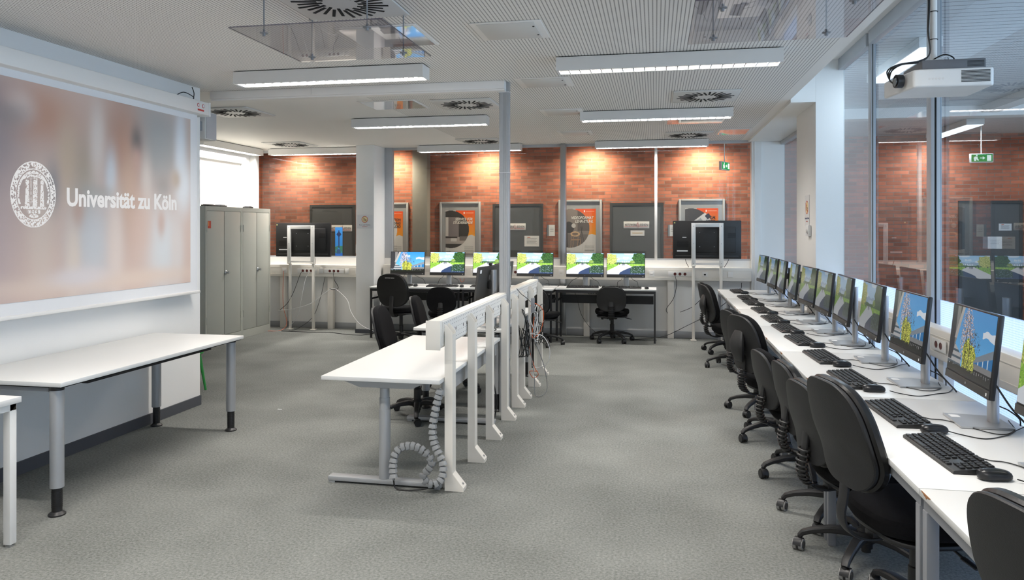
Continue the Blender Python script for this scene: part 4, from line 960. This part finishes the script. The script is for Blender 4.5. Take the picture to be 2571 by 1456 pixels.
# two monitors seen from behind on the centre desk
def big_monitor():
    t = thing('office_monitor', '', 'monitor')
    mb = MB(); mb.box(-.12, .12, -.09, .12, .001, .012, .004); mb.build('base_plate', M_STAND, t)
    mb = MB(); mb.sweep([(0, .06, .0125), (0, .06, .50)], (.07, .04), n=20, exp=3); mb.build('stand_column', M_STAND, t)
    bx(-.035, .035, .013, .045, .33, .40, .004).build('tilt_hinge', M_BLACK, t)
    tl = Matrix.Translation((0, -.04, .14)) @ Matrix.Rotation(math.radians(-7), 4, 'X')
    mb = MB(); mb.M = tl; mb.box(-.285, .285, 0, .022, 0, .40, .006); h = mb.build('housing', M_CHIN, t)
    mb = MB(); mb.M = tl; mb.box(-.278, .278, -.002, -.0001, .02, .39); mb.build('dark_display', M_BEZ, h)
    mb = MB(); mb.M = tl; mb.lathe([(.022, .0222), (.022, .0235), (.019, .0235), (.019, .0222)], (0, 0, .30), n=24, axis='y'); mb.build('round_badge', M_GREY, h)
    mb = MB(); mb.M = tl; mb.box(.22, .26, .0222, .023, .345, .375); mb.build('asset_label', M_PAPER, h)
    mb = MB(); mb.M = tl; mb.box(-.05, .0, -.002, .02, .4005, .425, .006); mb.build('webcam', M_BLACK, h)
    return t
bm0 = big_monitor()
place(bm0, (-1.47, 6.42, .73), -PI/2-.12, 'dark monitor seen from behind on the centre desk, left of the steel post', 'monitors seen from behind on the centre desk')
place(bm0, (-1.47, 7.08, .73), -PI/2-.10, 'dark monitor seen from behind, half covered by the steel post', 'monitors seen from behind on the centre desk')

# ---------------------------------------------------------------- keyboards and mice
def keyboard():
    t = thing('keyboard', '', 'keyboard'); mb = MB(); w = .228; d = .072
    mb.prism([(-d, 0), (d, 0), (d, .024), (d-.01, .026), (-d+.004, .013), (-d, .010)], 'x', -w, w); mb.build('case', M_BLACK, t)
    mb = MB()
    for r in range(6):
        y = -.058+r*.0225+(.004 if r == 5 else 0); z = .0135+(y+.068)*.094; x = -.218
        row = [.0165]*20 if r else [.026, .02, .02, .10, .02, .02, .022, .0165, .0165, .0165, .0165, .0165, .0165]
        for kk, kw in enumerate(row):
            if x+kw > .22: break
            if not (r in (1, 2) and 14 < kk < 17): mb.box(x+.0008, x+kw-.0008, y-.0085, y+.0085, z, z+.0055, .0015)
            x += kw+.0045+(.009 if (r and kk in (13, 16)) else 0)
    mb.build('keys', mat('key caps', '#232324', .5), t); return t
def mouse():
    t = thing('computer_mouse', '', 'computer mouse'); mb = MB()
    def fn(u, v, tt):
        k = (.42+.58*max(0, 1-((v+.008)/.066)**2)**.5)*(1-.38*(u/.031)**2); w_ = 1-.10*(v/.06)-.10*math.exp(-(v/.02)**2)
        return (u*w_, v, .0015+(tt+.019)*k)
    mb.pad(.062, .112, .038, exp=2.3, n=36, fn=fn, edge=.30, puff=0); mb.build('shell', mat('mouse black', '#1a1a1c', .28), t)
    mb = MB(); mb.cyl((-.004, .03, .026), (.004, .03, .026), .008, n=14); mb.build('scroll_wheel', M_GREY, t); return t
KB = keyboard(); MS = mouse()
kbY = [(2.2, 0), (3.03, .05), (3.63, .04), (4.40, .05), (5.13, .05), (5.86, .06), (6.53, .05), (7.20, .04), (7.93, .05), (8.72, .03), (9.33, .02), (10.24, .02)]
klab = ['cut off at the right edge of the view', 'nearest whole one on the window desks', 'second from the viewer on the window desks', 'before the smaller tree picture monitor', 'fourth whole one from the viewer in the window row', 'before the monitor beside the first window post', 'in the window row level with the white pier', 'in the window row, sixth from the far end', 'in the window row, fourth from the far end', 'third from the far end of the window row', 'second from the far end of the window row', 'at the far end of the window row']
for i, (y, a) in enumerate(kbY):
    PKB[i] = place(KB, (1.075, y, DZ), -PI/2+a, 'black keyboard '+klab[i], 'keyboards on the window desks')
    if i: PMS[i] = place(MS, (1.12+.01*(i % 3), y-.285+.02*(i % 2), DZ), -PI/2+.1*(i % 3), 'black mouse beside the keyboard '+klab[i], 'mice on the window desks')
for i, (x, y, k, lb) in enumerate(((-3.75, 10.36, 1, 'behind the tall-backed chair'), (-3.05, 10.36, 1, 'below the second back monitor'), (-1.02, 10.55, 1, 'below the fifth back monitor'), (-.42, 10.53, 1, 'below the rightmost back monitor'), (-2.4, 10.4, 1, 'partly behind the steel post'))):
    place(KB, (x, y, DZ), random.uniform(-.04, .04), 'black keyboard on the back table '+lb, 'keyboards on the back tables')
    place(MS, (x+.30, y-.02, DZ), .1, 'black mouse on the back table beside the keyboard '+lb, 'mice on the back tables')

# ---------------------------------------------------------------- office chairs
def chair(seat=.46, top=.92, bw=.43, bh=.40, fabric=None, shell=None, arms=False, bellows=True, rings=False, tilt=8, spin=0, bump=False):
    fabric = fabric or M_FAB; t = thing('office_chair', '', 'chair')
    mb = MB()
    for k in range(5):
        q = spin+2*PI*k/5; a = Vector((math.cos(q), math.sin(q), 0)); P_ = [a*r+Vector((0, 0, z)) for r, z in ((.02, .115), (.08, .128), (.16, .122), (.235, .105), (.285, .085), (.30, .066))]
        mb.sweep(P_, [(.058, .04), (.055, .042), (.048, .036), (.042, .03), (.038, .028), (.034, .026)], n=10, exp=3)
    mb.lathe([(.03, .085), (.042, .09), (.042, .145), (.03, .155)]); mb.build('star_base', M_PLAST, t)
    for k in range(5):
        q = spin+2*PI*k/5; c = Vector((math.cos(q), math.sin(q), 0))*.30; qq = q*1.7+k
        ax = Vector((math.cos(qq), math.sin(qq), 0)); f = Vector((-ax.y, ax.x, 0)); cc = c+f*.012
        mb = MB(); mb.cyl(c+Vector((0, 0, .05)), c+Vector((0, 0, .068)), .010, n=10)
        mb.sweep([cc+f*.031*math.cos(w)+Vector((0, 0, .029+.031*math.sin(w))) for w in [PI*j/8 for j in range(9)]], (.042, .006), n=8, up=(0, 0, 1)); o = mb.build('caster', M_BLACK, t)
        for s in (-1, 1):
            mb = MB(); mb.cyl(cc+ax*(s*.006)+Vector((0, 0, .028)), cc+ax*(s*.024)+Vector((0, 0, .028)), .0275, n=20)
            if rings: mb.cyl(cc+ax*(s*.0242)+Vector((0, 0, .028)), cc+ax*(s*.027)+Vector((0, 0, .028)), .018, n=16, m=1)
            mb.build('wheel', [M_TREAD, M_BLACK] if rings else M_BLACK, o)
    mb = MB(); mb.lathe([(.030, .06), (.030, .24), (.024, .245), (.024, seat-.12)]); mb.lathe([(.022, .04), (.022, .059)]); mb.build('gas_column', M_BLACK, t)
    mb = MB(); mb.box(-.075, .075, -.13, .11, seat-.115, seat-.075, .012); mb.box(-.03, .03, -.2, -.1, seat-.11, seat-.085, .006); mb.build('tilt_mechanism', M_BLACK, t)
    mb = MB(); mb.sweep([(.07, .03, seat-.1), (.17, .04, seat-.105), (.22, .05, seat-.12)], .005, n=8); mb.sweep([(.21, .045, seat-.115), (.27, .06, seat-.13)], (.03, .012), n=8); mb.build('height_lever', M_BLACK, t)
    mb = MB(); mb.cyl((-.075, -.08, seat-.1), (-.12, -.08, seat-.1), .012, n=12); mb.cyl((-.12, -.08, seat-.1), (-.15, -.08, seat-.1), .028, .024, n=16); mb.build('tension_knob', M_BLACK, t)
    def sf(u, v, tt): return (u*(1-.10*max(0, -v/.22)), v, seat-.03+tt-.035*max(0, (v-.12)/.1)**2+.012*(u/.23)**2)
    mb = MB(); mb.pad(.48, .45, .075, exp=3.4, n=72, fn=sf, edge=.5, puff=.006); mb.build('seat', M_FAB, t)
    def sp(u, v, tt): return (u, v, seat-.078+tt-.03*max(0, (v-.12)/.1)**2)
    mb = MB(); mb.pad(.43, .40, .02, exp=3.4, n=36, fn=sp, edge=.4); mb.build('seat_pan', M_BLACK, t)
    bc = top-bh/2; yb = -.235; tr = math.radians(tilt)
    mb = MB(); lo = seat-.105
    P_ = smooth_path([(0, -.12, lo), (0, -.21, lo-.01), (0, -.285, lo+.02), (0, -.315, lo+.085), (0, -.302, lo+.18), (0, -.290, bc-.02), (0, -.298, bc+.06)], 4)
    mb.sweep(P_, (.062, .016), n=10, exp=3.5, up=(0, 1, 0)); mb.build('back_bar', M_PLAST, t)
    if bellows:
        mb = MB()
        for p_ in P_[8:17]: mb.sweep([Vector((0, p_.y, p_.z))+Vector((.04*math.cos(w), .022*math.sin(w), 0)) for w in [2*PI*j/14 for j in range(14)]], .0055, n=6, closed=True)
        mb.build('rubber_bellows', M_BLACK, t)
    def bf(off):
        def f(u, v, tt):
            y = yb+off-tt + .20*u*u*1.6 - .05*((v+.02)/.25)**2*.4 + (.018*math.exp(-((v+bh*.25)/.08)**2))
            x = u*(1-.10*max(0, v/(bh/2))-.04*max(0, -v/(bh/2))); z = bc+v
            d = z-seat; return (x, y-math.sin(tr)*d, z)
        return f
    mb = MB(); mb.pad(bw, bh, .05, exp=3.0, n=84, fn=bf(0), edge=.5, puff=.004); mb.build('backrest', fabric, t)
    if shell:
        mb = MB(); mb.pad(bw*.97, bh*.97, .024, exp=3.0, n=84, fn=bf(-.034), edge=.5, puff=.008); mb.build('back_shell', shell, t)
    if bump:
        mb = MB(); d = bc-.02-seat; yy = yb-.06-math.sin(tr)*d
        mb.sweep([(0, yy-.004-.018*math.sin(PI*q/10), bc-.13+.023*q) for q in range(11)], [(.10+.07*math.sin(PI*q/10), .016+.036*math.sin(PI*q/10)) for q in range(11)], n=20, exp=3.4, up=(0, 1, 0)); mb.build('adjuster_cover', M_PLAST, t)
    if arms:
        for s in (-1, 1):
            x = s*.255
            mb = MB(); mb.sweep(smooth_path([(s*.14, -.02, seat-.085), (x, -.03, seat-.08), (x+s*.012, -.04, seat+.05), (x, -.06, seat+.175)], 4), (.045, .018), n=10, exp=3, up=(0, 1, 0))
            mb.sweep(smooth_path([(x, -.17, seat+.165), (x, -.10, seat+.195), (x, .02, seat+.20), (x, .12, seat+.185), (x, .15, seat+.16)], 4), (.048, .024), n=10, exp=3, up=(0, 0, 1)); mb.build('armrest', M_PLAST, t)
    return t
GW = 'office chairs along the window desks'; GB = 'office chairs at the back tables'; GC = 'armchairs at the centre desk'
def PC(fn, x, y, ang, label, group):
    """ang: direction the chair faces, degrees from +X towards +Y"""
    place(fn, (x, y, 0), math.radians(ang-90), label, group)
ch_low = chair(.44, .82, .43, .38, M_FAB, M_PLAST, spin=1.0)
ch_mid = chair(.45, .90, .44, .42, M_FAB, M_PLAST, spin=.3)
ch_bump = chair(.47, .96, .45, .44, M_FAB, M_PLAST, bump=True, spin=.9)
ch_wide = chair(.46, .87, .43, .40, M_LEATH, M_PLAST, rings=True, spin=.5)
ch_tall = chair(.48, 1.01, .43, .44, M_LEATH, M_PLAST, rings=True, bellows=False, spin=.6, tilt=12)
ch_arm = chair(.435, .94, .40, .44, M_FAB, M_PLAST, arms=True, bellows=False, spin=.2, tilt=10)
ch_exec = chair(.50, .985, .47, .46, M_LEATH, M_LEATH, bellows=False, spin=.8)
ch_back = chair(.44, .80, .42, .36, M_FAB, M_PLAST, spin=.32)
ch_back2 = chair(.44, .80, .42, .36, M_FAB, M_FAB, spin=.1)
RC = [  # window row, near to far
    (ch_tall, 1.14, 1.89, 16, 'black office chair with leatherette back cut off at the bottom right corner'),
    (ch_tall, 1.03, 3.22, 16, 'large black leatherette office chair with pale-ringed casters, nearest whole one'),
    (ch_wide, 1.00, 3.82, 12, 'black office chair with bellows, right behind the large leatherette chair'),
    (ch_wide, 1.00, 4.32, 8, 'black office chair squeezed third from the viewer in the window row'),
    (ch_low, .97, 5.02, 10, 'low black office chair with rounded back, fourth from the viewer in the window row'),
    (ch_bump, .92, 5.86, 24, 'black office chair with plastic adjuster on its back, halfway along the window row'),
    (ch_mid, .93, 6.72, 18, 'black office chair half hidden by the one with the plastic adjuster'),
    (ch_bump, .88, 8.80, 12, 'black office chair seen from the side near the far end of the window desks'),
    (ch_mid, .90, 9.85, 8, 'black office chair farthest back at the window desks')]
for f, x, y, a, lb in RC: PC(f, x, y, a, lb, GW)
PC(ch_exec, -3.50, 9.85, 84, 'tall-backed black chair with small printed mark at the left back table', GB)
PC(ch_back2, -2.88, 9.95, 92, 'low-backed black chair at the back table left of the steel post', GB)
PC(ch_back, -1.54, 10.02, 80, 'black office chair just right of the steel post, partly behind the rail', GB)
PC(ch_back, -.60, 10.52, 91, 'black office chair standing alone in front of the right back table', GB)
PC(ch_arm, -1.98, 5.98, 5, 'black armchair nearer the viewer beyond the standing desk', GC)
PC(ch_arm, -1.98, 6.95, 8, 'black armchair farther from the viewer at the centre desk', GC)
ex = [o for o in S.objects if o.name == ch_exec.name][0]
o = text('NETZWERK MEDIEN', .015, M_TXTW, 'printed_mark', ex, T(0, -.3585, .92) @ FY, ext=.0004)

# ---------------------------------------------------------------- wall notices
t = thing('food_sign', 'white no food or drink notice taped to the white pier', 'sign', (-4.345, 10.598, 1.70))
bx(-.125, .125, -.003, 0, -.10, .10).build('sheet', M_PAPER, t)
def nofood(t, s, Mf):
    mb = MB(); mb.M = Mf; mb.lathe([(.05*s, .0), (.05*s, .0012), (.044*s, .0012), (.044*s, .0)], (0, .025*s, 0), n=28); mb.sweep([(-.033*s, .058*s, .001), (.033*s, -.008*s, .001)], .0025*s, n=6); mb.build('prohibition_ring', M_REDS, t)
    mb = MB(); mb.M = Mf; mb.lathe([(.043*s, .0), (.043*s, .0004)], (0, .025*s, 0), n=28); mb.build('yellow_disc', mat('cream print', '#e6d9a8', .6), t)
    mb = MB(); mb.M = Mf
    for a in ((-.02, -.017, 0, .04), (-.003, 0, 0, .04), (-.02, 0, 0, .003), (.004, .028, .0, .004), (.004, .028, .012, .016), (.006, .026, .018, .022)): mb.box(a[0]*s, a[1]*s, (a[2]+.003)*s, (a[3]+.003)*s, .0004, .0011)
    mb.build('cup_pictogram', M_TXT, t)
nofood(t, 1, T(0, -.0032, .01) @ FY)
text('Essen und Trinken', .024, mat('navy print', '#2a3560', .6), 'lettering', t, T(0, -.0042, -.055) @ FY, ext=.0003); text('verboten !', .021, M_SIGNR, 'lettering', t, T(0, -.0042, -.078) @ FY, ext=.0003)
t = thing('food_sign', 'narrow-looking no food or drink notice in a clear pocket on the right white pier', 'sign', (1.543, 8.06, 1.78))
bx(-.003, 0, -.11, .11, -.16, .16).build('sheet', M_PAPER, t); nofood(t, 1.4, T(-.0032, 0, .0) @ FXN)
text('Essen und Trinken', .028, MATS['navy print'], 'lettering', t, T(-.0042, 0, -.085) @ FXN, ext=.0003); text('verboten', .024, M_SIGNR, 'lettering', t, T(-.0042, 0, -.115) @ FXN, ext=.0003)
t = thing('thermostat', 'white room thermostat on the right white pier', 'thermostat', (1.543, 7.93, 1.57))
bx(-.03, 0, -.07, .07, -.05, .06, .006).build('case', M_PAPER, t); mb = MB(); mb.lathe([(.02, -.045), (.022, -.0305)], (0, -.03, 0), axis='x', n=18); mb.build('dial', M_LUM, t)
paper(-4.65, 1.27, .09, .14, 'small sheet with red no entry symbol on the glass left of the pier', y=11.083, kind='stop', name='no_entry_sign')
t = thing('tower_picture', 'tall blue printed picture of a television tower on the left glazing', 'picture', (-4.985, 11.083, 1.38))
def tw(u, v):
    C = np.zeros((len(u), 3)); C[:] = lin((60, 140, 215)); paint(C, v < .12, (50, 110, 200)); paint(C, (v < .36) & (v > .12) & (vn(u*8, v*20, 2) > .3), (70, 130, 110)); paint(C, (v < .25) & (v > .1) & (u > .2) & (u < .7), (60, 90, 130))
    paint(C, (abs(u-.5) < .07) & (v > .3) & (v < .9), (55, 70, 110)); paint(C, (abs(u-.5) < .33*(1-abs(v-.76)/.1)+.03) & (v > .67) & (v < .86), (45, 60, 100)); return C
picture('sheet', .125, .47, 24, 80, tw, M_PICP, t, FY, t=.002)

# ---------------------------------------------------------------- cables
def cable(pts, m, label, r=.0035, k=10, name='cable', cat='cable', group=None):
    mb = MB(); mb.sweep(smooth_path(pts, k), r, n=6); o = mb.build(name, m, origin=pts[0]); return tag(o, label, cat, group)
cable([(-5.83, 10.86, .92), (-5.82, 10.82, .6), (-5.80, 10.80, .35), (-5.72, 10.76, .1), (-5.74, 10.6, .006), (-5.9, 10.5, .006)], M_ORANGE, 'orange cable hanging from the left trunking to the floor')
cable([(-5.51, 10.86, .92), (-5.53, 10.82, .85), (-5.62, 10.8, .6), (-5.72, 10.79, .42), (-5.85, 10.78, .30)], M_CABLE, 'black cable running from the left trunking down behind the cabinet', .0045)
cable([(-5.37, 10.86, .92), (-5.42, 10.80, .8), (-5.44, 10.7, .5), (-5.52, 10.7, .2), (-5.7, 10.7, .01)], M_CABW, 'white cable hanging straight down from the left trunking')
cable([(-4.98, 10.86, .92), (-4.94, 10.8, .80), (-4.88, 10.78, .72), (-4.86, 10.77, .66), (-4.96, 10.77, .64), (-5.0, 10.77, .66)], M_CABLE, 'black cable looped under the left trunking near the pier', .0045)
cable([(-5.86, 10.74, .30), (-5.6, 10.70, .33), (-5.3, 10.72, .42), (-5.05, 10.74, .60), (-4.92, 10.74, .66), (-4.8, 10.72, .6), (-4.65, 10.66, .48), (-4.55, 10.56, .32), (-4.35, 10.45, .15), (-4.05, 10.35, .05)], M_CABW, 'long white cable sagging in a wide loop across to the back table', .0035)
cable([(-5.12, 10.86, .83), (-5.18, 10.82, .5), (-5.3, 10.8, .2), (-5.5, 10.7, .03), (-5.6, 10.6, .006)], M_CABLE, 'black cable arching from the left trunking to the floor')
cable([(-5.7, 10.55, .006), (-5.2, 10.52, .006), (-4.9, 10.55, .006), (-4.6, 10.42, .006), (-4.3, 10.38, .006), (-4.12, 10.5, .05), (-4.05, 10.45, .3), (-4.0, 10.42, .5)], M_CABLE, 'black cable lying on the floor from the cabinets to the back table', .005)
cable([(.28, 10.86, .92), (.30, 10.82, .8), (.26, 10.82, .6), (.16, 10.80, .45), (.17, 10.8, .38)], M_CABLE, 'short black cable hanging from the right end of the trunking', .0045)
cable([(.35, 10.8, .40), (.52, 10.8, .48), (.66, 10.8, .62), (.72, 10.8, .74)], M_CABLE, 'black cable curving up beside the right television stand', .004)
cable([(.02, 10.6, .02), (-.3, 10.7, .006), (0.1, 10.75, .05), (.45, 10.75, .22), (.80, 10.75, .42), (1.15, 10.8, .7), (1.2, 10.84, .83)], M_CABLE, 'long black cable rising diagonally to the right end of the trunking', .0045)
cable([(-1.6, 10.86, .78), (-1.2, 10.83, .7), (-1.05, 10.82, .3), (-.8, 10.8, .05), (-.4, 10.8, .006)], M_CABLE, 'thin black cable hanging under the right back table', .003)
cable([(-2.85, 10.86, .84), (-2.865, 10.86, .79), (-2.895, 10.86, .785), (-2.92, 10.86, .84)], M_ORANGE, 'orange cable loop below the trunking between two back screens', .003)
cable([(-5.25, 10.78, 1.14), (-5.27, 10.83, 1.08), (-5.28, 10.84, 1.035)], M_CABLE, 'power cable dropping from the left television', .004)
cable([(.42, 10.80, 1.16), (.44, 10.79, 1.1), (.47, 10.80, 1.045)], M_CABLE, 'power cable at the left side of the right television', .004)
cable([(1.02, 10.80, 1.16), (.99, 10.79, 1.1), (.955, 10.80, 1.045)], M_CABLE, 'power cable at the right side of the right television', .004)
# cables at the centre rail
def part_of(o, root):
    for k in ('label', 'category', 'group'):
        if k in o: del o[k]
    o.parent = root; o.matrix_parent_inverse = Matrix.LocRotScale(root.location, root.rotation_euler, root.scale).inverted(); return o
R = random.Random(11)
for i, root in enumerate(PM_BACK):
    x = root.location.x
    for s in (-1, 1):
        q = R.uniform(.05, .16); part_of(cable([(x+s*.05, 10.63, .92), (x+s*q, 10.66, .86), (x+s*(q+.05), 10.7, .83), (x+s*(q+.06+.05*R.random()), 10.72, DZ+.006)], M_CABLE, '', .003, name='cable'), root)
for i, y in enumerate(monY[1:]):
    ky = kbY[i+1][0]
    part_of(cable([(1.15, ky-.02, DZ+.012), (1.2, ky-.05, DZ+.004), (1.27, ky-.10+.05*R.random(), DZ+.004), (1.38, y-.16-.04*R.random(), DZ+.004), (1.48, y-.12, DZ+.004), (1.53, y+.05, DZ+.005)], M_CABLE, '', .0022, name='cord'), PKB[i+1])
    part_of(cable([(1.19, ky-.285, DZ+.012), (1.24, ky-.30, DZ+.003), (1.31, ky-.33-.03*R.random(), DZ+.003), (1.42, ky-.27, DZ+.003), (1.49, ky-.25+.1*R.random(), DZ+.003), (1.55, ky-.12, DZ+.004)], M_CABLE, '', .0022, name='cord'), PMS[i+1])
    part_of(cable([(1.42, y-.09, DZ+.19), (1.47, y-.11, DZ+.10), (1.50, y-.16, DZ+.05), (1.52, y-.2, DZ+.02), (1.53, y-.2, DZ+.006)], M_CABLE, '', .004, name='power_cable'), PM_WIN[i+1])
    part_of(cable([(1.42, y+.1, DZ+.19), (1.48, y+.08, DZ+.08), (1.51, y+.0, DZ+.06), (1.525, y-.06, DZ+.04), (1.53, y-.06, DZ+.01)], M_CABLE, '', .003, name='power_cable'), PM_WIN[i+1])
def tang(n, x0, x1, y0, y1, z0, z1, m, label, r=.0035, seed=1):
    R = random.Random(seed); mb = MB()
    for k in range(n):
        cx, cy, cz = R.uniform(x0, x1), R.uniform(y0, y1), R.uniform(z0+.25*(z1-z0), z1-.25*(z1-z0)); ry, rz_ = (y1-y0)*R.uniform(.2, .5), (z1-z0)*R.uniform(.15, .45); ph = R.uniform(0, 6)
        p = [(min(x1, max(x0, cx+.02*math.sin(2.1*q+ph))), cy+ry*math.cos(q+ph), min(z1, max(z0, cz+rz_*math.sin(q+ph)-.01*q))) for q in [j*.45 for j in range(R.randint(10, 19))]]; mb.sweep(smooth_path(p, 4), r, n=6)
    return tag(mb.build('cable_tangle', m), label, 'cables')
tang(9, -1.235, -1.15, 6.62, 6.78, .42, .84, M_CABLE, 'tangle of black cables hanging below the rail just right of the steel post', .004, 2)
tang(5, -1.20, -1.12, 6.95, 7.25, .50, .86, M_CABW, 'tangle of white cables hanging below the rail beyond the steel post', .0035, 3)
tang(6, -1.19, -1.15, 7.48, 7.8, .38, .80, M_CABLE, 'tangle of black cables at the far end of the rail', .004, 4)
cable([(-1.17, 6.92, .86), (-1.12, 6.95, .88), (-1.05, 6.98, .80), (-1.08, 7.0, .62), (-1.16, 7.0, .55), (-1.14, 6.98, .75)], M_ORANGE, 'orange cable loop hanging from the rail', .0035)
cable([(-1.19, 6.95, .55), (-1.17, 6.95, .40), (-1.13, 6.95, .27), (-1.10, 6.98, .20), (-1.15, 7.0, .16), (-1.18, 6.95, .23), (-1.1, 6.93, .24)], M_ORANGE, 'small orange cable coil low beside the rail post', .003)
cable([(-1.17, 6.9, .60), (-1.05, 6.95, .57), (-.99, 6.98, .44), (-1.02, 7.0, .30), (-1.12, 7.0, .26), (-1.16, 6.98, .28)], M_CABW, 'wide white cable loop bulging from the rail', .004)
cable([(-1.17, 6.9, .5), (-1.13, 6.92, .2), (-1.06, 6.93, .0), (-1.0, 6.95, .08), (-1.06, 6.98, .35), (-1.15, 7.0, .55)][:2]+[(-1.12, 6.9, .03), (-1.06, 6.9, .012), (-1.01, 6.95, .08), (-1.05, 6.98, .3), (-1.15, 7.0, .55)], M_CABG, 'grey cable looping down to the floor beside the rail', .004)
cable([(-1.30, 5.84, .80), (-1.28, 5.83, .6), (-1.285, 5.83, .35), (-1.31, 5.84, .15), (-1.29, 5.86, .05), (-1.26, 5.83, .2), (-1.29, 5.82, .36), (-1.31, 5.84, .2)], M_CABLE, 'black cable coil hanging beside the steel post near the floor', .006)
cable([(-1.24, 6.60, 1.05), (-1.20, 6.62, 1.0), (-1.17, 6.70, .96), (-1.16, 6.9, .9)], M_CABLE, 'black cable arching over the rail top', .003)
tang(6, -1.34, -1.28, 5.75, 5.98, .745, .86, M_CABLE, 'small heap of black cables lying behind the rail left of the steel post', .004, 9)
for nm, x, y, z, m_, lb, sz in (('power_brick', -1.14, 6.9, .80, M_GREY, 'grey power adapter hanging beside the rail', (.03, .05, .14)), ('power_strip', -1.165, 7.05, .25, M_DARK, 'dark vertical power strip clipped behind the rail', (.02, .03, .62))):
    mb = MB(); mb.box(-sz[0]/2, sz[0]/2, -sz[1]/2, sz[1]/2, 0, sz[2], .004); mb.box(-sz[0]/2-.002, sz[0]/2+.002, -.01, .01, sz[2]*.4, sz[2]*.5, .001); o = mb.build(nm, m_); o.location = (x, y, z); tag(o, lb, 'adapter')
# vertebra cable spine under the standing desk
def W_(px, py, Y=4.28):
    T_ = math.radians(11); c, s = math.cos(T_), math.sin(T_); a = (px-1285.5)/1850; zc = Y/(a*s+c); return Vector((a*zc*c-zc*s, Y, 1.6+(573-py)/1850*zc))
sp = [W_(*p) for p in ((1106, 975), (1099, 1000), (1092, 1030), (1086, 1060), (1084, 1090), (1089, 1116), (1100, 1140), (1110, 1160), (1113, 1180), (1110, 1200), (1098, 1211), (1082, 1212), (1068, 1202), (1066, 1188), (1078, 1176), (1086, 1160), (1074, 1142), (1052, 1127), (1028, 1121), (1004, 1126), (990, 1142), (985, 1165), (986, 1190), (988, 1206))]
for i, p in enumerate(sp): p.y += .018*math.sin(i*.4)
pp = smooth_path(sp, 6); mb = MB(); acc = 0; last = pp[0]; cuts = []
for a, b in zip(pp[:-1], pp[1:]):
    acc += (b-a).length
    if acc > .030: cuts.append((a, (b-a).normalized())); acc = 0
for p, d in cuts:
    mb.sweep([p-d*.012, p-d*.006, p+d*.012], [(.036, .030), (.044, .036), (.052, .042)], n=12, exp=3.5, up=(0, 1, 0))
mb.sweep(pp, .008, n=8); o = mb.build('cable_spine', M_SPINE, origin=tuple(cuts[0][0])); tag(o, 'grey segmented cable spine curling on the floor under the standing desk', 'cable spine')
cable([(W_(988, 1206)), W_(995, 1226), W_(1030, 1231), W_(1080, 1224), W_(1108, 1206)], M_CABLE, 'black cable end bowing under the cable spine', .005)
# scrap on the carpet and green leg behind the wall end
mb = MB(); mb.box(-.02, .02, -.007, .007, 0, .003, .001); o = mb.build('paper_scrap', M_PAPER); p = W_(702, 1028, 1); o.location = (-3.41, 6.0, .001)
mb2 = None
def atZ(px, py, Z):
    T_ = math.radians(11); c, s = math.cos(T_), math.sin(T_); zc = 1850*(Z-1.6)/(573-py); xc = (px-1285.5)/1850*zc; return (xc*c-zc*s, xc*s+zc*c, Z)
o.location = atZ(702, 1028, .001); tag(o, 'tiny white paper scrap on the grey carpet', 'scrap')
t = thing('green_stool', 'bright green stool leg showing behind the end of the white wall', 'stool', (-4.505, 6.45, 0))
mb = MB(); mb.lathe([(.16, .37), (.17, .38), (.17, .40), (.15, .41)]); mb.build('seat', M_GREEN, t)
for k in range(4):
    q = PI/4+PI/2*k; mb = MB(); mb.cyl((.13*math.cos(q), .13*math.sin(q), .37), (.19*math.cos(q), .19*math.sin(q), 0), .016, .011, n=12); mb.build('leg', M_GREEN, t)
